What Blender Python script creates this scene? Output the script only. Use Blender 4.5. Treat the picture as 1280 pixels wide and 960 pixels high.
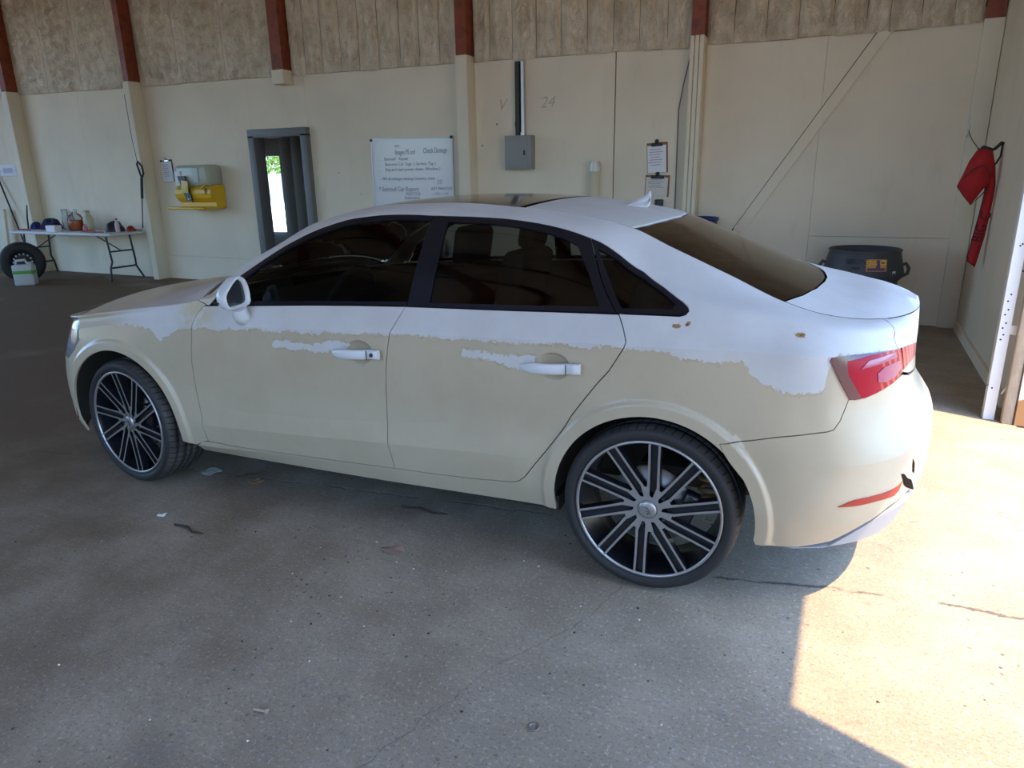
import bpy, bmesh, math, random
import numpy as np
from mathutils import Vector, Matrix
from mathutils.geometry import delaunay_2d_cdt
for o in list(bpy.data.objects): bpy.data.objects.remove(o, do_unlink=True)
scn = bpy.context.scene
col = scn.collection
random.seed(7); rng = np.random.default_rng(7)
# ------------------------------------------------------------------ camera
def cam_rot(yaw, pitch, roll):
    cy, sy, cp, sp, cr, sr = math.cos(yaw), math.sin(yaw), math.cos(pitch), math.sin(pitch), math.cos(roll), math.sin(roll)
    f = Vector((-sy*cp, cy*cp, -sp)); r = Vector((cy, sy, 0)); u = r.cross(f)
    return Matrix((cr*r+sr*u, -sr*r+cr*u, -f)).transposed()
cam = bpy.data.objects.new('camera', bpy.data.cameras.new('camera')); col.objects.link(cam)
cam.matrix_world = Matrix.Translation((0.584, -3.160, 1.494)) @ cam_rot(math.radians(25.417), math.radians(16.589), math.radians(-1.006)).to_4x4()
cam.data.sensor_width = 36; cam.data.lens = 882.56/1280*36; cam.data.clip_start = .05; cam.data.clip_end = 300
scn.camera = cam
# ------------------------------------------------------------------ world, sun, exposure
w = bpy.data.worlds.new('sky'); scn.world = w; w.use_nodes = True
wn = w.node_tree.nodes; wl = w.node_tree.links
sky = wn.new('ShaderNodeTexSky'); sky.sky_type = 'NISHITA'; sky.sun_disc = False
sky.sun_elevation = math.radians(62.5); sky.sun_rotation = math.radians(111); sky.air_density = 1.0; sky.dust_density = 1.5; sky.ozone_density = 1.6
bg = wn['Background']; bg.inputs[1].default_value = 0.27
tint = wn.new('ShaderNodeMix'); tint.data_type = 'RGBA'; tint.blend_type = 'MULTIPLY'; tint.inputs[0].default_value = 1; tint.inputs[7].default_value = (.74, .95, 1.18, 1)
wl.new(sky.outputs[0], tint.inputs[6]); wl.new(tint.outputs[2], bg.inputs[0])
SUN_DIR = Vector((-.93*.462, .36*.462, -.887)).normalized()     # the way the light travels: down through the right-hand door
sun = bpy.data.objects.new('sun', bpy.data.lights.new('sun', 'SUN')); col.objects.link(sun)
sun.data.energy = 3.5; sun.data.color = (1, .69, .40); sun.data.angle = math.radians(.6)
sun.rotation_euler = SUN_DIR.to_track_quat('-Z', 'Y').to_euler(); sun.location = (6, -3, 9)
vs = scn.view_settings; vs.view_transform = 'Standard'; vs.look = 'None'; vs.gamma = 1; vs.use_curve_mapping = False; vs.exposure = 1.68
scn.display_settings.display_device = 'sRGB'
try:
    scn.cycles.use_denoising = True; scn.cycles.max_bounces = 10; scn.cycles.diffuse_bounces = 6; scn.cycles.transparent_max_bounces = 12
    scn.cycles.sample_clamp_indirect = 6
except Exception: pass
def portal(loc, rot, sx, sy):     # guides sky light through an opening; gives no light of its own
    l = bpy.data.lights.new('sky_portal', 'AREA'); l.shape = 'RECTANGLE'; l.size = sx; l.size_y = sy
    l.cycles.is_portal = True
    o = bpy.data.objects.new('sky_portal', l); col.objects.link(o); o.location = loc; o.rotation_euler = rot
# ------------------------------------------------------------------ helpers
def tag(o, label=None, cat=None, group=None, kind=None):
    if label: o['label'] = label
    if cat: o['category'] = cat
    if group: o['group'] = group
    if kind: o['kind'] = kind
    return o
def empty(name, loc=(0, 0, 0), rz=0, parent=None):
    o = bpy.data.objects.new(name, None); col.objects.link(o); o.location = loc; o.rotation_euler = (0, 0, rz)
    o.empty_display_size = .1
    if parent: o.parent = parent
    return o
def copy_tree(o, parent=None):
    c = o.copy(); col.objects.link(c); c.parent = parent
    for ch in list(o.children): copy_tree(ch, c)
    return c
class MB:
    def __init__(s): s.v = []; s.f = []; s.m = []; s.sm = []
    def add(s, vs, fs, mi=0, smooth=False, M=None):
        k = len(s.v); s.v += [tuple(M @ Vector(p)) if M is not None else tuple(p) for p in vs]
        s.f += [tuple(i+k for i in f) for f in fs]; s.m += [mi]*len(fs); s.sm += [smooth]*len(fs); return s
    def box(s, c, d, mi=0, M=None, bev=0.0):
        x, y, z = d[0]/2, d[1]/2, d[2]/2; cx, cy, cz = c
        if bev <= 0:
            vs = [(cx+a*x, cy+b*y, cz+e*z) for a in (-1, 1) for b in (-1, 1) for e in (-1, 1)]
            return s.add(vs, [(0, 1, 3, 2), (4, 6, 7, 5), (0, 4, 5, 1), (2, 3, 7, 6), (0, 2, 6, 4), (1, 5, 7, 3)], mi, False, M)
        bm = bmesh.new(); bmesh.ops.create_cube(bm, size=1)
        for p in bm.verts: p.co = Vector((p.co.x*d[0], p.co.y*d[1], p.co.z*d[2]))
        bmesh.ops.bevel(bm, geom=bm.edges[:]+bm.verts[:], offset=bev, segments=2, profile=.5, affect='EDGES')
        for p in bm.verts: p.co += Vector(c)
        bm.verts.index_update(); s.add([p.co for p in bm.verts], [[q.index for q in f.verts] for f in bm.faces], mi, True, M); bm.free(); return s
    def quad(s, a, b, c, d, mi=0): return s.add([a, b, c, d], [(0, 1, 2, 3)], mi)
    def tube(s, pts, r, n=10, mi=0, cap=True, M=None, smooth=True):
        pts = [Vector(p) for p in pts]; rs = r if hasattr(r, '__len__') else [r]*len(pts)
        vs = []; up = None
        for i, p in enumerate(pts):
            t = (pts[min(i+1, len(pts)-1)]-pts[max(i-1, 0)]).normalized()
            if up is None: up = t.orthogonal().normalized()
            up = (up-t*up.dot(t)).normalized(); q = t.cross(up)
            vs += [p+rs[i]*(math.cos(a)*up+math.sin(a)*q) for a in [2*math.pi*j/n for j in range(n)]]
        fs = [(i*n+j, i*n+(j+1) % n, (i+1)*n+(j+1) % n, (i+1)*n+j) for i in range(len(pts)-1) for j in range(n)]
        s.add(vs, fs, mi, smooth, M)
        if cap: s.add(vs[:n], [tuple(range(n))[::-1]], mi, False, M); s.add(vs[-n:], [tuple(range(n))], mi, False, M)
        return s
    def lathe(s, prof, n=32, mi=0, axis='Z', M=None, smooth=True, a0=0, a1=2*math.pi, c=(0, 0, 0)):
        full = abs(a1-a0-2*math.pi) < 1e-6; k = n if full else n+1; vs = []
        for r, h in prof:
            for j in range(k):
                a = a0+(a1-a0)*j/n; x, y = r*math.cos(a), r*math.sin(a)
                p = (x, y, h) if axis == 'Z' else (x, h, y)
                vs.append((p[0]+c[0], p[1]+c[1], p[2]+c[2]))
        fs = []
        for i in range(len(prof)-1):
            for j in range(n):
                j2 = (j+1) % k; q = (i*k+j, i*k+j2, (i+1)*k+j2, (i+1)*k+j); fs.append(q if axis == 'Z' else q[::-1])
        mis = mi if hasattr(mi, '__len__') else [mi]*(len(prof)-1)
        b = len(s.v); s.add(vs, fs, 0, smooth, M)
        for i in range(len(prof)-1):
            for j in range(n): s.m[len(s.m)-len(fs)+i*n+j] = mis[i]
        return s
    def prism(s, poly, y0, y1, mi=0, M=None, plane='XZ'):     # polygon extruded along the remaining axis
        n = len(poly); P = (lambda p, h: (p[0], h, p[1])) if plane == 'XZ' else ((lambda p, h: (p[0], p[1], h)) if plane == 'XY' else (lambda p, h: (h, p[0], p[1])))
        vs = [P(p, y0) for p in poly]+[P(p, y1) for p in poly]
        return s.add(vs, [tuple(range(n)), tuple(range(2*n-1, n-1, -1))]+[(i, i+n, (i+1) % n+n, (i+1) % n) for i in range(n)], mi, False, M)
    def build(s, name, mats, parent=None, loc=(0, 0, 0), rot=(0, 0, 0), fixn=True, bevel=0):
        me = bpy.data.meshes.new(name); me.from_pydata(s.v, [], s.f)
        mats = mats if isinstance(mats, (list, tuple)) else [mats]
        for m in mats: me.materials.append(m)
        me.polygons.foreach_set('material_index', s.m); me.polygons.foreach_set('use_smooth', s.sm)
        if fixn:
            bm = bmesh.new(); bm.from_mesh(me); bmesh.ops.recalc_face_normals(bm, faces=bm.faces); bm.to_mesh(me); bm.free()
        me.update()
        o = bpy.data.objects.new(name, me); col.objects.link(o); o.location = loc; o.rotation_euler = rot
        if parent: o.parent = parent
        if bevel:
            m = o.modifiers.new('bevel', 'BEVEL'); m.width = bevel; m.segments = 2; m.limit_method = 'ANGLE'
        return o
# ------------------------------------------------------------------ materials
def mat(name, color, rough=.6, metal=0, spec=.5, coat=0, build=None):
    m = bpy.data.materials.new(name); m.use_nodes = True; b = m.node_tree.nodes['Principled BSDF']
    b.inputs['Base Color'].default_value = (*color, 1); b.inputs['Roughness'].default_value = rough; b.inputs['Metallic'].default_value = metal
    b.inputs['Specular IOR Level'].default_value = spec; b.inputs['Coat Weight'].default_value = coat; b.inputs['Coat Roughness'].default_value = .06
    if build: build(NT(m), b)
    return m
class NT:
    def __init__(s, m): s.t = m.node_tree; s.n = s.t.nodes; s.l = s.t.links; s._c = {}
    def N(s, kind, **kw):
        n = s.n.new('ShaderNode'+kind)
        for k, v in kw.items():
            if k[0] == '_': setattr(n, k[1:], v)
        for k, v in kw.items():
            if k[0] != '_':
                i = n.inputs[int(k[1:])] if k[0] == 'i' and k[1:].isdigit() else n.inputs[k.replace('__', ' ')]
                s.set(i, v)
        return n
    def set(s, i, v):
        if hasattr(v, 'is_output'): s.l.new(v, i)
        elif isinstance(v, bpy.types.Node): s.l.new(v.outputs[0], i)
        else:
            if isinstance(v, tuple) and len(v) == 3 and i.type == 'RGBA': v = (*v, 1)
            i.default_value = v
    def coord(s, kind='Object'):
        if 'tc' not in s._c: s._c['tc'] = s.N('TexCoord')
        return s._c['tc'].outputs[kind]
    def pos(s):
        if 'geo' not in s._c: s._c['geo'] = s.N('NewGeometry')
        return s._c['geo'].outputs['Position']
    def noise(s, scale, detail=4, rough=.55, vec=None, dist=0, stretch=None):
        v = vec if vec is not None else s.pos()
        if stretch: v = s.N('Mapping', Vector=v, Scale=stretch).outputs[0]
        return s.N('TexNoise', Vector=v, Scale=scale, Detail=detail, Roughness=rough, Distortion=dist).outputs['Fac']
    def ramp(s, fac, stops, interp='LINEAR'):
        r = s.N('ValToRGB', Fac=fac); e = r.color_ramp; e.interpolation = interp
        while len(e.elements) < len(stops): e.elements.new(.5)
        for el, (p, c) in zip(e.elements, stops): el.position = p; el.color = (*c, 1) if hasattr(c, '__len__') else (c, c, c, 1)
        return r.outputs['Color']
    def mix(s, f, a, b, blend='MIX'):
        m = s.N('Mix', _data_type='RGBA', _blend_type=blend); s.set(m.inputs[0], f); s.set(m.inputs[6], a); s.set(m.inputs[7], b); return m.outputs[2]
    def math(s, op, a, b=0.0, c=None, clamp=False):
        m = s.N('Math', _operation=op, _use_clamp=clamp); s.set(m.inputs[0], a); s.set(m.inputs[1], b)
        if c is not None: s.set(m.inputs[2], c)
        return m.outputs[0]
    def smooth(s, x, a, b):
        m = s.N('MapRange', _interpolation_type='SMOOTHSTEP', Value=x); m.inputs[1].default_value = a; m.inputs[2].default_value = b; return m.outputs[0]
    def bump(s, h, strength=.3, dist=.01, normal=None):
        b = s.N('Bump', Height=h, Strength=strength, Distance=dist)
        if normal is not None: s.set(b.inputs['Normal'], normal)
        return b.outputs['Normal']
    def curve(s, x, x0, x1, pts, ymax):
        xn = s.math('DIVIDE', s.math('SUBTRACT', x, x0), x1-x0); c = s.N('FloatCurve', Value=xn); cu = c.mapping.curves[0]
        P = [((a-x0)/(x1-x0), b/ymax) for a, b in pts]
        while len(cu.points) < len(P): cu.points.new(.5, .5)
        for p, (a, b) in zip(cu.points, P): p.location = (a, b); p.handle_type = 'VECTOR'
        c.mapping.update(); return s.math('MULTIPLY', c.outputs[0], ymax)
def floor_mat(n, b):
    p = n.pos(); sx = n.N('SeparateXYZ', Vector=p); x, y = sx.outputs[0], sx.outputs[1]
    big = n.noise(.55, 3); mid = n.noise(2.6, 5, .6); fine = n.noise(42, 4, .7); grit = n.noise(260, 2, .6)
    streak = n.noise(9, 3, .6, stretch=(.35, 6, 1))
    c = n.mix(n.smooth(mid, .3, .72), (.295, .238, .168), (.405, .338, .248))
    c = n.mix(n.math('MULTIPLY', n.smooth(streak, .45, .75), .14), c, (.26, .245, .225))
    c = n.mix(n.math('MULTIPLY', n.smooth(fine, .50, .66), .45), c, (.24, .225, .205))
    c = n.mix(n.math('MULTIPLY', n.smooth(grit, .55, .75), .42), c, (.54, .52, .48))
    st2 = n.math('MULTIPLY', n.smooth(n.noise(13, 6, .72), .56, .70), n.smooth(n.noise(1.7, 3, .6), .42, .6))
    c = n.mix(n.math('MULTIPLY', st2, .5), c, (.15, .13, .11))
    broom = n.noise(30, 3, .6, vec=n.N('Mapping', Vector=p, Rotation=(0, 0, math.radians(50)), Scale=(.12, 3.0, 1)).outputs[0])
    c = n.mix(n.math('MULTIPLY', n.smooth(broom, .50, .68), n.math('MULTIPLY', n.smooth(x, -2.5, .5), .20)), c, (.20, .18, .16))
    sp3 = n.smooth(n.noise(105, 3, .62), .555, .64)
    c = n.mix(n.math('MULTIPLY', sp3, .55), c, (.135, .12, .10))
    sp4 = n.smooth(n.noise(75, 3, .6, vec=n.N('Mapping', Vector=p, Location=(5, 3, 1)).outputs[0]), .57, .66)
    c = n.mix(n.math('MULTIPLY', sp4, .45), c, (.62, .56, .47))
    fl = n.N('TexVoronoi', Vector=p, Scale=21.0, Randomness=1.0).outputs['Distance']
    c = n.mix(n.math('MULTIPLY', n.math('MULTIPLY', n.smooth(fl, .16, .09), n.smooth(n.noise(2.3, 4, .65), .50, .60)), .75), c, (.05, .045, .04))
    dirt = n.math('MULTIPLY', n.smooth(big, .26, .46), n.smooth(n.math('ADD', x, n.math('MULTIPLY', n.math('SUBTRACT', mid, .5), 3.0)), -.3, -4.2))
    c = n.mix(n.math('MULTIPLY', dirt, .92), c, (.14, .088, .038))
    oil = n.smooth(n.noise(1.3, 4, .65, vec=n.N('Mapping', Vector=p, Location=(3.1, 7.7, 0)).outputs[0]), .58, .72)
    c = n.mix(n.math('MULTIPLY', oil, .35), c, (.17, .16, .15))
    spot = n.N('TexVoronoi', Vector=p, Scale=5.5, Randomness=1.0).outputs['Distance']
    sp2 = n.math('MULTIPLY', n.smooth(spot, .055, .03), n.smooth(n.noise(3.0, 2), .50, .58))
    c = n.mix(n.math('MULTIPLY', sp2, .6), c, (.06, .055, .05))
    # long crack of the slab running beside the rear wheel, and a fine one in front of it
    wob = n.math('MULTIPLY', n.math('SUBTRACT', n.noise(7, 5, .7), .5), .09)
    cy = n.curve(x, -3.0, 4.0, [(-3.0, .10), (-.52, .45), (-.16, .17), (.27, .21), (.55, .28), (.8, .34), (1.27, .38), (2.2, .45), (4.0, .6)], 1.0)
    d = n.math('ABSOLUTE', n.math('SUBTRACT', n.math('ADD', y, wob), n.math('SUBTRACT', cy, .90)))
    crack = n.math('MULTIPLY', n.math('MULTIPLY', n.smooth(d, .013, .003), n.smooth(n.noise(4.5, 3), .42, .56)), n.math('ADD', .35, n.math('MULTIPLY', n.smooth(x, -.2, .2), .65)))
    cx2 = n.curve(y, -2.2, -.5, [(-2.2, .05), (-1.5, .25), (-1.2, .42), (-.9, .5), (-.5, .46)], 1.0)
    d2 = n.math('ABSOLUTE', n.math('SUBTRACT', n.math('ADD', x, wob), n.math('SUBTRACT', cx2, .55)))
    crack2 = n.math('MULTIPLY', n.math('MULTIPLY', n.smooth(d2, .004, .001), .35), n.math('MULTIPLY', n.smooth(y, -2.2, -2.0), n.smooth(y, -.6, -.8)))
    ck = n.math('MAXIMUM', crack, crack2)
    c = n.mix(n.math('MULTIPLY', ck, .8), c, (.07, .06, .05))
    n.set(b.inputs['Base Color'], c); n.set(b.inputs['Roughness'], n.math('ADD', .66, n.math('MULTIPLY', fine, .2)))
    h = n.math('SUBTRACT', n.math('ADD', n.math('MULTIPLY', grit, .35), n.math('MULTIPLY', n.math('ADD', fine, streak), .5)), n.math('MULTIPLY', ck, 3.0))
    n.set(b.inputs['Normal'], n.bump(h, .35, .006))
M_floor = mat('concrete_floor', (.38, .36, .33), .75, build=floor_mat, spec=.35)
def wall_build(base, dark):
    def f(n, b):
        c = n.mix(n.smooth(n.noise(1.1, 4), .3, .75), base, tuple(k*.90 for k in base))
        c = n.mix(n.math('MULTIPLY', n.smooth(n.noise(5.5, 5, .65, stretch=(1, 1, .3)), .55, .8), .35), c, dark)
        sp = n.N('TexVoronoi', Vector=n.pos(), Scale=3.3).outputs['Distance']
        c = n.mix(n.math('MULTIPLY', n.math('MULTIPLY', n.smooth(sp, .055, .03), n.smooth(n.noise(2.2, 2), .53, .6)), .7), c, (.15, .12, .09))
        n.set(b.inputs['Base Color'], c); n.set(b.inputs['Normal'], n.bump(n.noise(35, 5, .6), .12, .006))
    return f
M_wall = mat('painted_wall', (.6, .56, .48), .75, build=wall_build((.82, .715, .545), (.60, .51, .38)), spec=.3)
M_wallr = mat('painted_plaster', (.6, .56, .5), .8, build=wall_build((.82, .71, .55), (.54, .45, .34)), spec=.25)
M_gap = mat('dark_gap', (.035, .03, .025), .9)
M_board = mat('cream_board', (.62, .56, .44), .6, build=wall_build((.78, .69, .52), (.58, .49, .35)))
def red_b(n, b):
    n.set(b.inputs['Base Color'], n.mix(n.smooth(n.noise(9, 5, .6), .4, .7), (.27, .055, .022), (.15, .032, .015)))
M_red = mat('red_oxide_steel', (.27, .06, .025), .55, build=red_b)
def ins_b(n, b):
    st = n.noise(6, 4, .6, stretch=(1.5, 1, .5))
    c = n.mix(n.smooth(st, .35, .7), (.90, .76, .57), (.68, .54, .37))
    c = n.mix(n.math('MULTIPLY', n.smooth(n.noise(1.4, 4), .55, .8), .5), c, (.40, .30, .19))
    n.set(b.inputs['Base Color'], c)
    n.set(b.inputs['Normal'], n.bump(n.noise(11, 6, .66, dist=1.6, stretch=(1, 1, .6)), 1.0, .05))
M_ins = mat('vinyl_faced_insulation', (.5, .45, .38), .34, build=ins_b, spec=.5)
M_wood = mat('weathered_wood', (.34, .24, .15), .75, build=lambda n, b: n.set(b.inputs['Base Color'], n.mix(n.noise(12, 5, .6, stretch=(8, 8, 1)), (.25, .18, .12), (.50, .41, .30))))
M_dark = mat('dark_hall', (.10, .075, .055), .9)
M_fw = mat('front_wall_boards', (.30, .25, .20), .85); M_deck = mat('ceiling_facing', (.80, .74, .62), .6)
M_white = mat('white_paint', (.75, .74, .71), .5)
M_steelg = mat('grey_frame_paint', (.15, .15, .145), .5)
def rustpan(n, b):
    p = n.N('SeparateXYZ', Vector=n.pos()).outputs[2]
    f = n.math('ADD', p, n.math('MULTIPLY', n.math('SUBTRACT', n.noise(9, 5, .6), .5), .5))
    r = n.smooth(f, .16, .12)
    n.set(b.inputs['Base Color'], n.mix(r, (.72, .66, .63), (.33, .17, .07))); n.set(b.inputs['Roughness'], n.math('ADD', .5, n.math('MULTIPLY', r, .4)))
M_rust = mat('rusted_white_panel', (.7, .65, .6), .5, build=rustpan)
M_black = mat('black_plastic', (.02, .02, .022), .45)
M_paper = mat('paper', (.78, .77, .78), .8)
M_ink = mat('ink', (.05, .05, .07), .8)
M_grass = mat('foliage', (.10, .26, .03), .7, build=lambda n, b: n.set(b.inputs['Base Color'], n.mix(n.noise(8, 4), (.05, .15, .015), (.22, .42, .06))))
# ------------------------------------------------------------------ building shell (x right, y towards the back wall, z up)
WY, WX, CZ = 4.69, 1.59, 5.0
def struct(name, mb, m, parent=None): 
    o = mb.build(name, m, parent)
    if not parent: o['kind'] = 'structure'
    return o
struct('floor', MB().box((-6.7, 2.35, -.06), (16.6, 20.9, .12)), M_floor)
struct('ground_back', MB().box((-6.7, 27.8, -.14), (60, 30, .12)), mat('pale_ground', (.78, .80, .84), .9))  # ground painted near-white to stand for glare beyond the doorway
struct('ground', MB().box((31.55, 0, -.07), (59.9, 90, .12)).box((-33.2, -33.2, -.075), (69.6, 50.2, .12)).box((-45, 2.3, -.078), (60, 20.8, .12)), M_floor)
# back wall: backing slab with the doorway left open, then the separate panels in front of it
DX0, DX1, DZ = -7.00, -6.13, 2.05
wb = empty('wall_back'); wb['kind'] = 'structure'
bk = MB()
for x0, x1, z0, z1 in [(-15, DX0-.06, 0, CZ), (DX1+.06, WX+.1, 0, CZ), (DX0-.06, DX1+.06, DZ+.06, CZ)]: bk.box(((x0+x1)/2, WY+.10, (z0+z1)/2), (x1-x0, .12, z1-z0))
bk.build('backing_slab', M_gap, wb)
for x0, x1, z0, z1, gp in [(-15, -12.06, 0, 2.95, .004), (-12.06, -10.58, 0, 2.95, .004), (-10.58, -9.15, 0, 2.95, .003), (-9.15, -7.06, 0, .355, .003), (-9.15, -7.06, .355, 2.9, .003), (-7.06, -6.07, 2.11, 2.9, .002),
                       (-6.07, -3.62, 0, 2.85, .003), (-3.62, -1.86, 0, 2.8, .012), (-1.86, -.98, 0, 2.8, .012), (-.98, .20, 0, 2.8, .001), (.20, WX, .84, 2.8, .003), (.20, WX, 0, .84, .004)]:
    MB().box(((x0+x1)/2, WY+.02, (z0+z1)/2), (x1-x0-gp, .04, z1-z0-gp)).build('wall_panel', M_wall, wb)
# insulation facing above the panels, strip by strip
def strip(x0, x1, rough):
    nx, nz = 12, 56; zb0 = 2.68-.0145*min(x0, 0); zb1 = 2.68-.0145*min(x1, 0); mb = MB(); vs = []
    ph = rng.random(8)*6.28; a = rng.normal(0, 1, 8); jig = rng.normal(0, .008)
    for j in range(nz+1):
        for i in range(nx+1):
            s = i/nx; x = x0+(x1-x0)*s; zb = zb0+(zb1-zb0)*s+jig+.008*math.sin(x*9+ph[7])*math.sin(s*math.pi); z = zb+(CZ-zb)*j/nz
            pin = min(1, 5*min(s, 1-s)); W = (x1-x0)
            d = .034*(4*s*(1-s))**.4 + rough*pin*(.010*math.sin(24*z+5*x*a[0]+ph[0])*math.sin(3.1*s+ph[1])+.008*math.sin(41*z+16*s*(1 if a[1] > 0 else -1)+ph[2])+.012*math.sin(9*s*W/.3+2.5*z+ph[3])+.005*math.sin(70*z-21*s+ph[4]))
            if j == 0: d = .012
            vs.append((x, WY-.015-d, z))
    k = nx+1
    mb.add(vs, [(j*k+i, j*k+i+1, (j+1)*k+i+1, (j+1)*k+i) for j in range(nz) for i in range(nx)], 0, True)
    mb.add([vs[0], vs[nx], (x1, WY, zb1), (x0, WY, zb0)], [(0, 1, 2, 3)])
    return mb.build('insulation_strip', M_ins, insul)
insul = empty('trim_20'); insul['kind'] = 'structure'
SEAMS = [(-15, -13.4, -12.1), (-12.0, -11.2, -10.4, -9.22), (-9.1, -8.3, -7.4, -6.43), (-6.24, -6.0, -5.72, -5.43, -5.15, -4.86, -4.55, -4.28, -4.0, -3.70), (-3.55, -3.34, -3.06, -2.77, -2.48, -2.18, -1.89, -1.61, -1.32, -1.05), (-.92, -.66, -.36, -.07, .23, .51, .70, .95, 1.2, 1.43)]
for bi, sm in enumerate(SEAMS):
    for a_, b_ in zip(sm, sm[1:]): strip(a_+.0018, b_-.0018, 2.4 if bi < 3 else 1.3)
# building columns: red steel above, cream boxed cladding below
def column(n, x0, x1, y0, zcut, boards=1, zlow=0, side=True):
    c = empty('trim_%d' % n, ((x0+x1)/2, WY, 0)); c['kind'] = 'structure'; X = (x0+x1)/2
    wd = (x1-x0)
    MB().box((0, (y0-WY)/2+.01, (zcut+CZ)/2-.03), (wd-.012, WY-y0-.012, CZ-zcut+.06)).build('red_steel_post', M_red, c)
    for i in range(boards):
        b = wd/boards
        MB().box((-wd/2+b*(i+.5), (y0-WY)/2, (zlow+zcut)/2), (b-(.006 if boards > 1 else 0), WY-y0-.002*i, zcut-zlow), bev=.006).build('cladding_board', M_board, c)
    return c
column(1, -12.12, -11.98, 4.47, 2.90); column(2, -9.22, -9.10, 4.47, 2.87); column(3, -6.43, -6.24, 4.50, 2.83, zlow=2.66)
column(4, -3.70, -3.55, 4.49, 2.79); column(5, -1.05, -.91, 4.50, 2.765, boards=3); column(6, 1.43, 1.585, 4.63, 2.70)
# diagonal brace board set into the right-hand bay
def bar(mb, p, q, wd, th, y, mi=0):
    p, q = Vector((p[0], 0, p[1])), Vector((q[0], 0, q[1])); t = (q-p).normalized(); nn = Vector((t.z, 0, -t.x))*wd/2
    return mb.prism([((v).x, (v).z) for v in (p-nn, p+nn, q+nn, q-nn)], y, y-th, mi)
br = empty('trim_7', (0, 0, 0)); br['kind'] = 'structure'
bar(MB(), (.69, 2.70), (-.49, .88), .10, .022, WY).build('brace_board', M_wall, br)
bar(MB(), (.627, 2.70), (-.55, .88), .012, .004, WY).build('brace_gap', M_gap, br)
# right-hand wall, its door opening, header and the rest of the hall
struct('wall_right', MB().box((WX+.08, (1.74+WY+.1)/2, CZ/2), (.16, WY+.1-1.74, CZ)).box((WX+.08, 0, (2.42+CZ)/2), (.16, 3.48, CZ-2.42)).box((WX+.08, -2.57, CZ/2), (.16, 1.66, CZ)).box((WX+.08, -5.2, 3.9), (.16, 3.6, 2.2)), M_wallr)
struct('wall_front', MB().box((-14.2, -7.08, CZ/2), (1.6, .16, CZ)).box((-11.4, -7.08, 4.0), (4, .16, 2.0)).box((-10.0, -7.08, 1.5), (1.2, .16, 3.0)).box((-7.1, -7.08, 1.7), (4.6, .16, 3.4)).box((-4.2, -7.08, 1.7), (1.2, .16, 3.4)).box((-3.0, -7.08, 4.9), (3.6, .16, .2)).box((-3.0, -7.08, 3.2), (3.6, .16, .4)).box((.22, -7.08, 1.7), (2.86, .16, 3.4)).box((.22, -7.08, 4.9), (2.86, .16, .2)).box((-7.1, -7.08, 4.2), (4.6, .16, 1.6)), M_fw)
struct('wall_left', MB().box((-15.08, -6.5, CZ/2), (.16, 1, CZ)).box((-15.08, -1.6, 4.7), (.16, 8.8, .6)).box((-15.08, 3.8, CZ/2), (.16, 2.0, CZ)), M_fw)
cl = empty('ceiling'); cl['kind'] = 'structure'
MB().box((-6.7, -1.1, CZ+.05), (16.9, 12.0, .1)).build('ceiling_deck', M_deck, cl)
for x in (-12.05, -9.16, -6.34, -3.62, -.98): MB().box((x, -1.3, CZ-.16), (.15, 11.4, .30)).build('rafter', M_red, cl)
for y in (-5.5, -3.8, -2.1, -.4, 1.3, 3.0): MB().box((-6.7, y, CZ-.05), (16.5, .08, .09)).build('purlin', M_red, cl)
portal((WX+.2, -5.2, 1.4), (0, math.radians(90), 0), 2.8, 3.6)  # unseen second side opening, added to brighten the rear of the car
portal((WX+.2, 0, 1.21), (0, math.radians(90), 0), 2.4, 3.4)
portal((-2.4, -7.2, 1.5), (math.radians(90), 0, 0), 2.4, 3.0)
portal((-1.6, -7.2, 4.1), (math.radians(90), 0, 0), 6.4, 1.4)  # unseen high opening in the front wall, added to brighten the back wall
portal((-12.0, -7.2, 1.5), (math.radians(90), 0, 0), 2.8, 3.0)
portal((-15.2, -1.6, 2.2), (0, math.radians(-90), 0), 4.4, 8.8)
# door jamb: angle-iron track with punched holes, bracket, jamb plank, rusted sheet
jb = empty('door_track', (1.44, 1.78, 0)); tag(jb, 'white steel door track post with punched holes at the sunlit opening', 'post')
MB().box((.03, 0, 1.35), (.058, .006, 2.7)).build('angle_face', M_white, jb); MB().box((.003, .03, 1.35), (.006, .054, 2.7)).build('angle_flange', M_white, jb)
for i, (hx, hz) in enumerate([(.018, .50), (.028, .53), (.018, .57), (.03, .60), (.018, .65), (.03, .68), (.02, .73), (.03, .77), (.02, .2), (.03, 1.05), (.04, 1.06)]):
    MB().lathe([(.0001, 0), (.005, 0), (.005, -.001)], 10, axis='Y', c=(hx, -.0035, hz)).build('punched_hole', M_gap, jb)
for z in (.56, 1.12): MB().box((.095, .004, z), (.075, .006, .055)).box((.13, .02, z), (.006, .03, .055)).build('bracket', M_white, jb)
MB().tube([(.075, .0, .17), (.12, .0, .27)], .006, 6).build('brace_rod', M_white, jb)
MB().tube([(.06, -.012, .91), (.10, -.012, .90)], .006, 8).build('bolt', M_black, jb)
MB().tube([(.0, -.01, .22), (-.03, -.012, .21)], .003, 6).build('stay_wire', M_black, jb)
struct('trim_8', MB().box((1.555, 1.74, 1.21), (.055, .05, 2.42), bev=.004), M_wood)
struct('trim_9', MB().box((1.665, 1.715, 1.21), (.15, .02, 2.42)), M_rust)
struct('baseboard_right', MB().box((1.577, 3.3, .045), (.022, 2.5, .09)), M_wallr)
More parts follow.
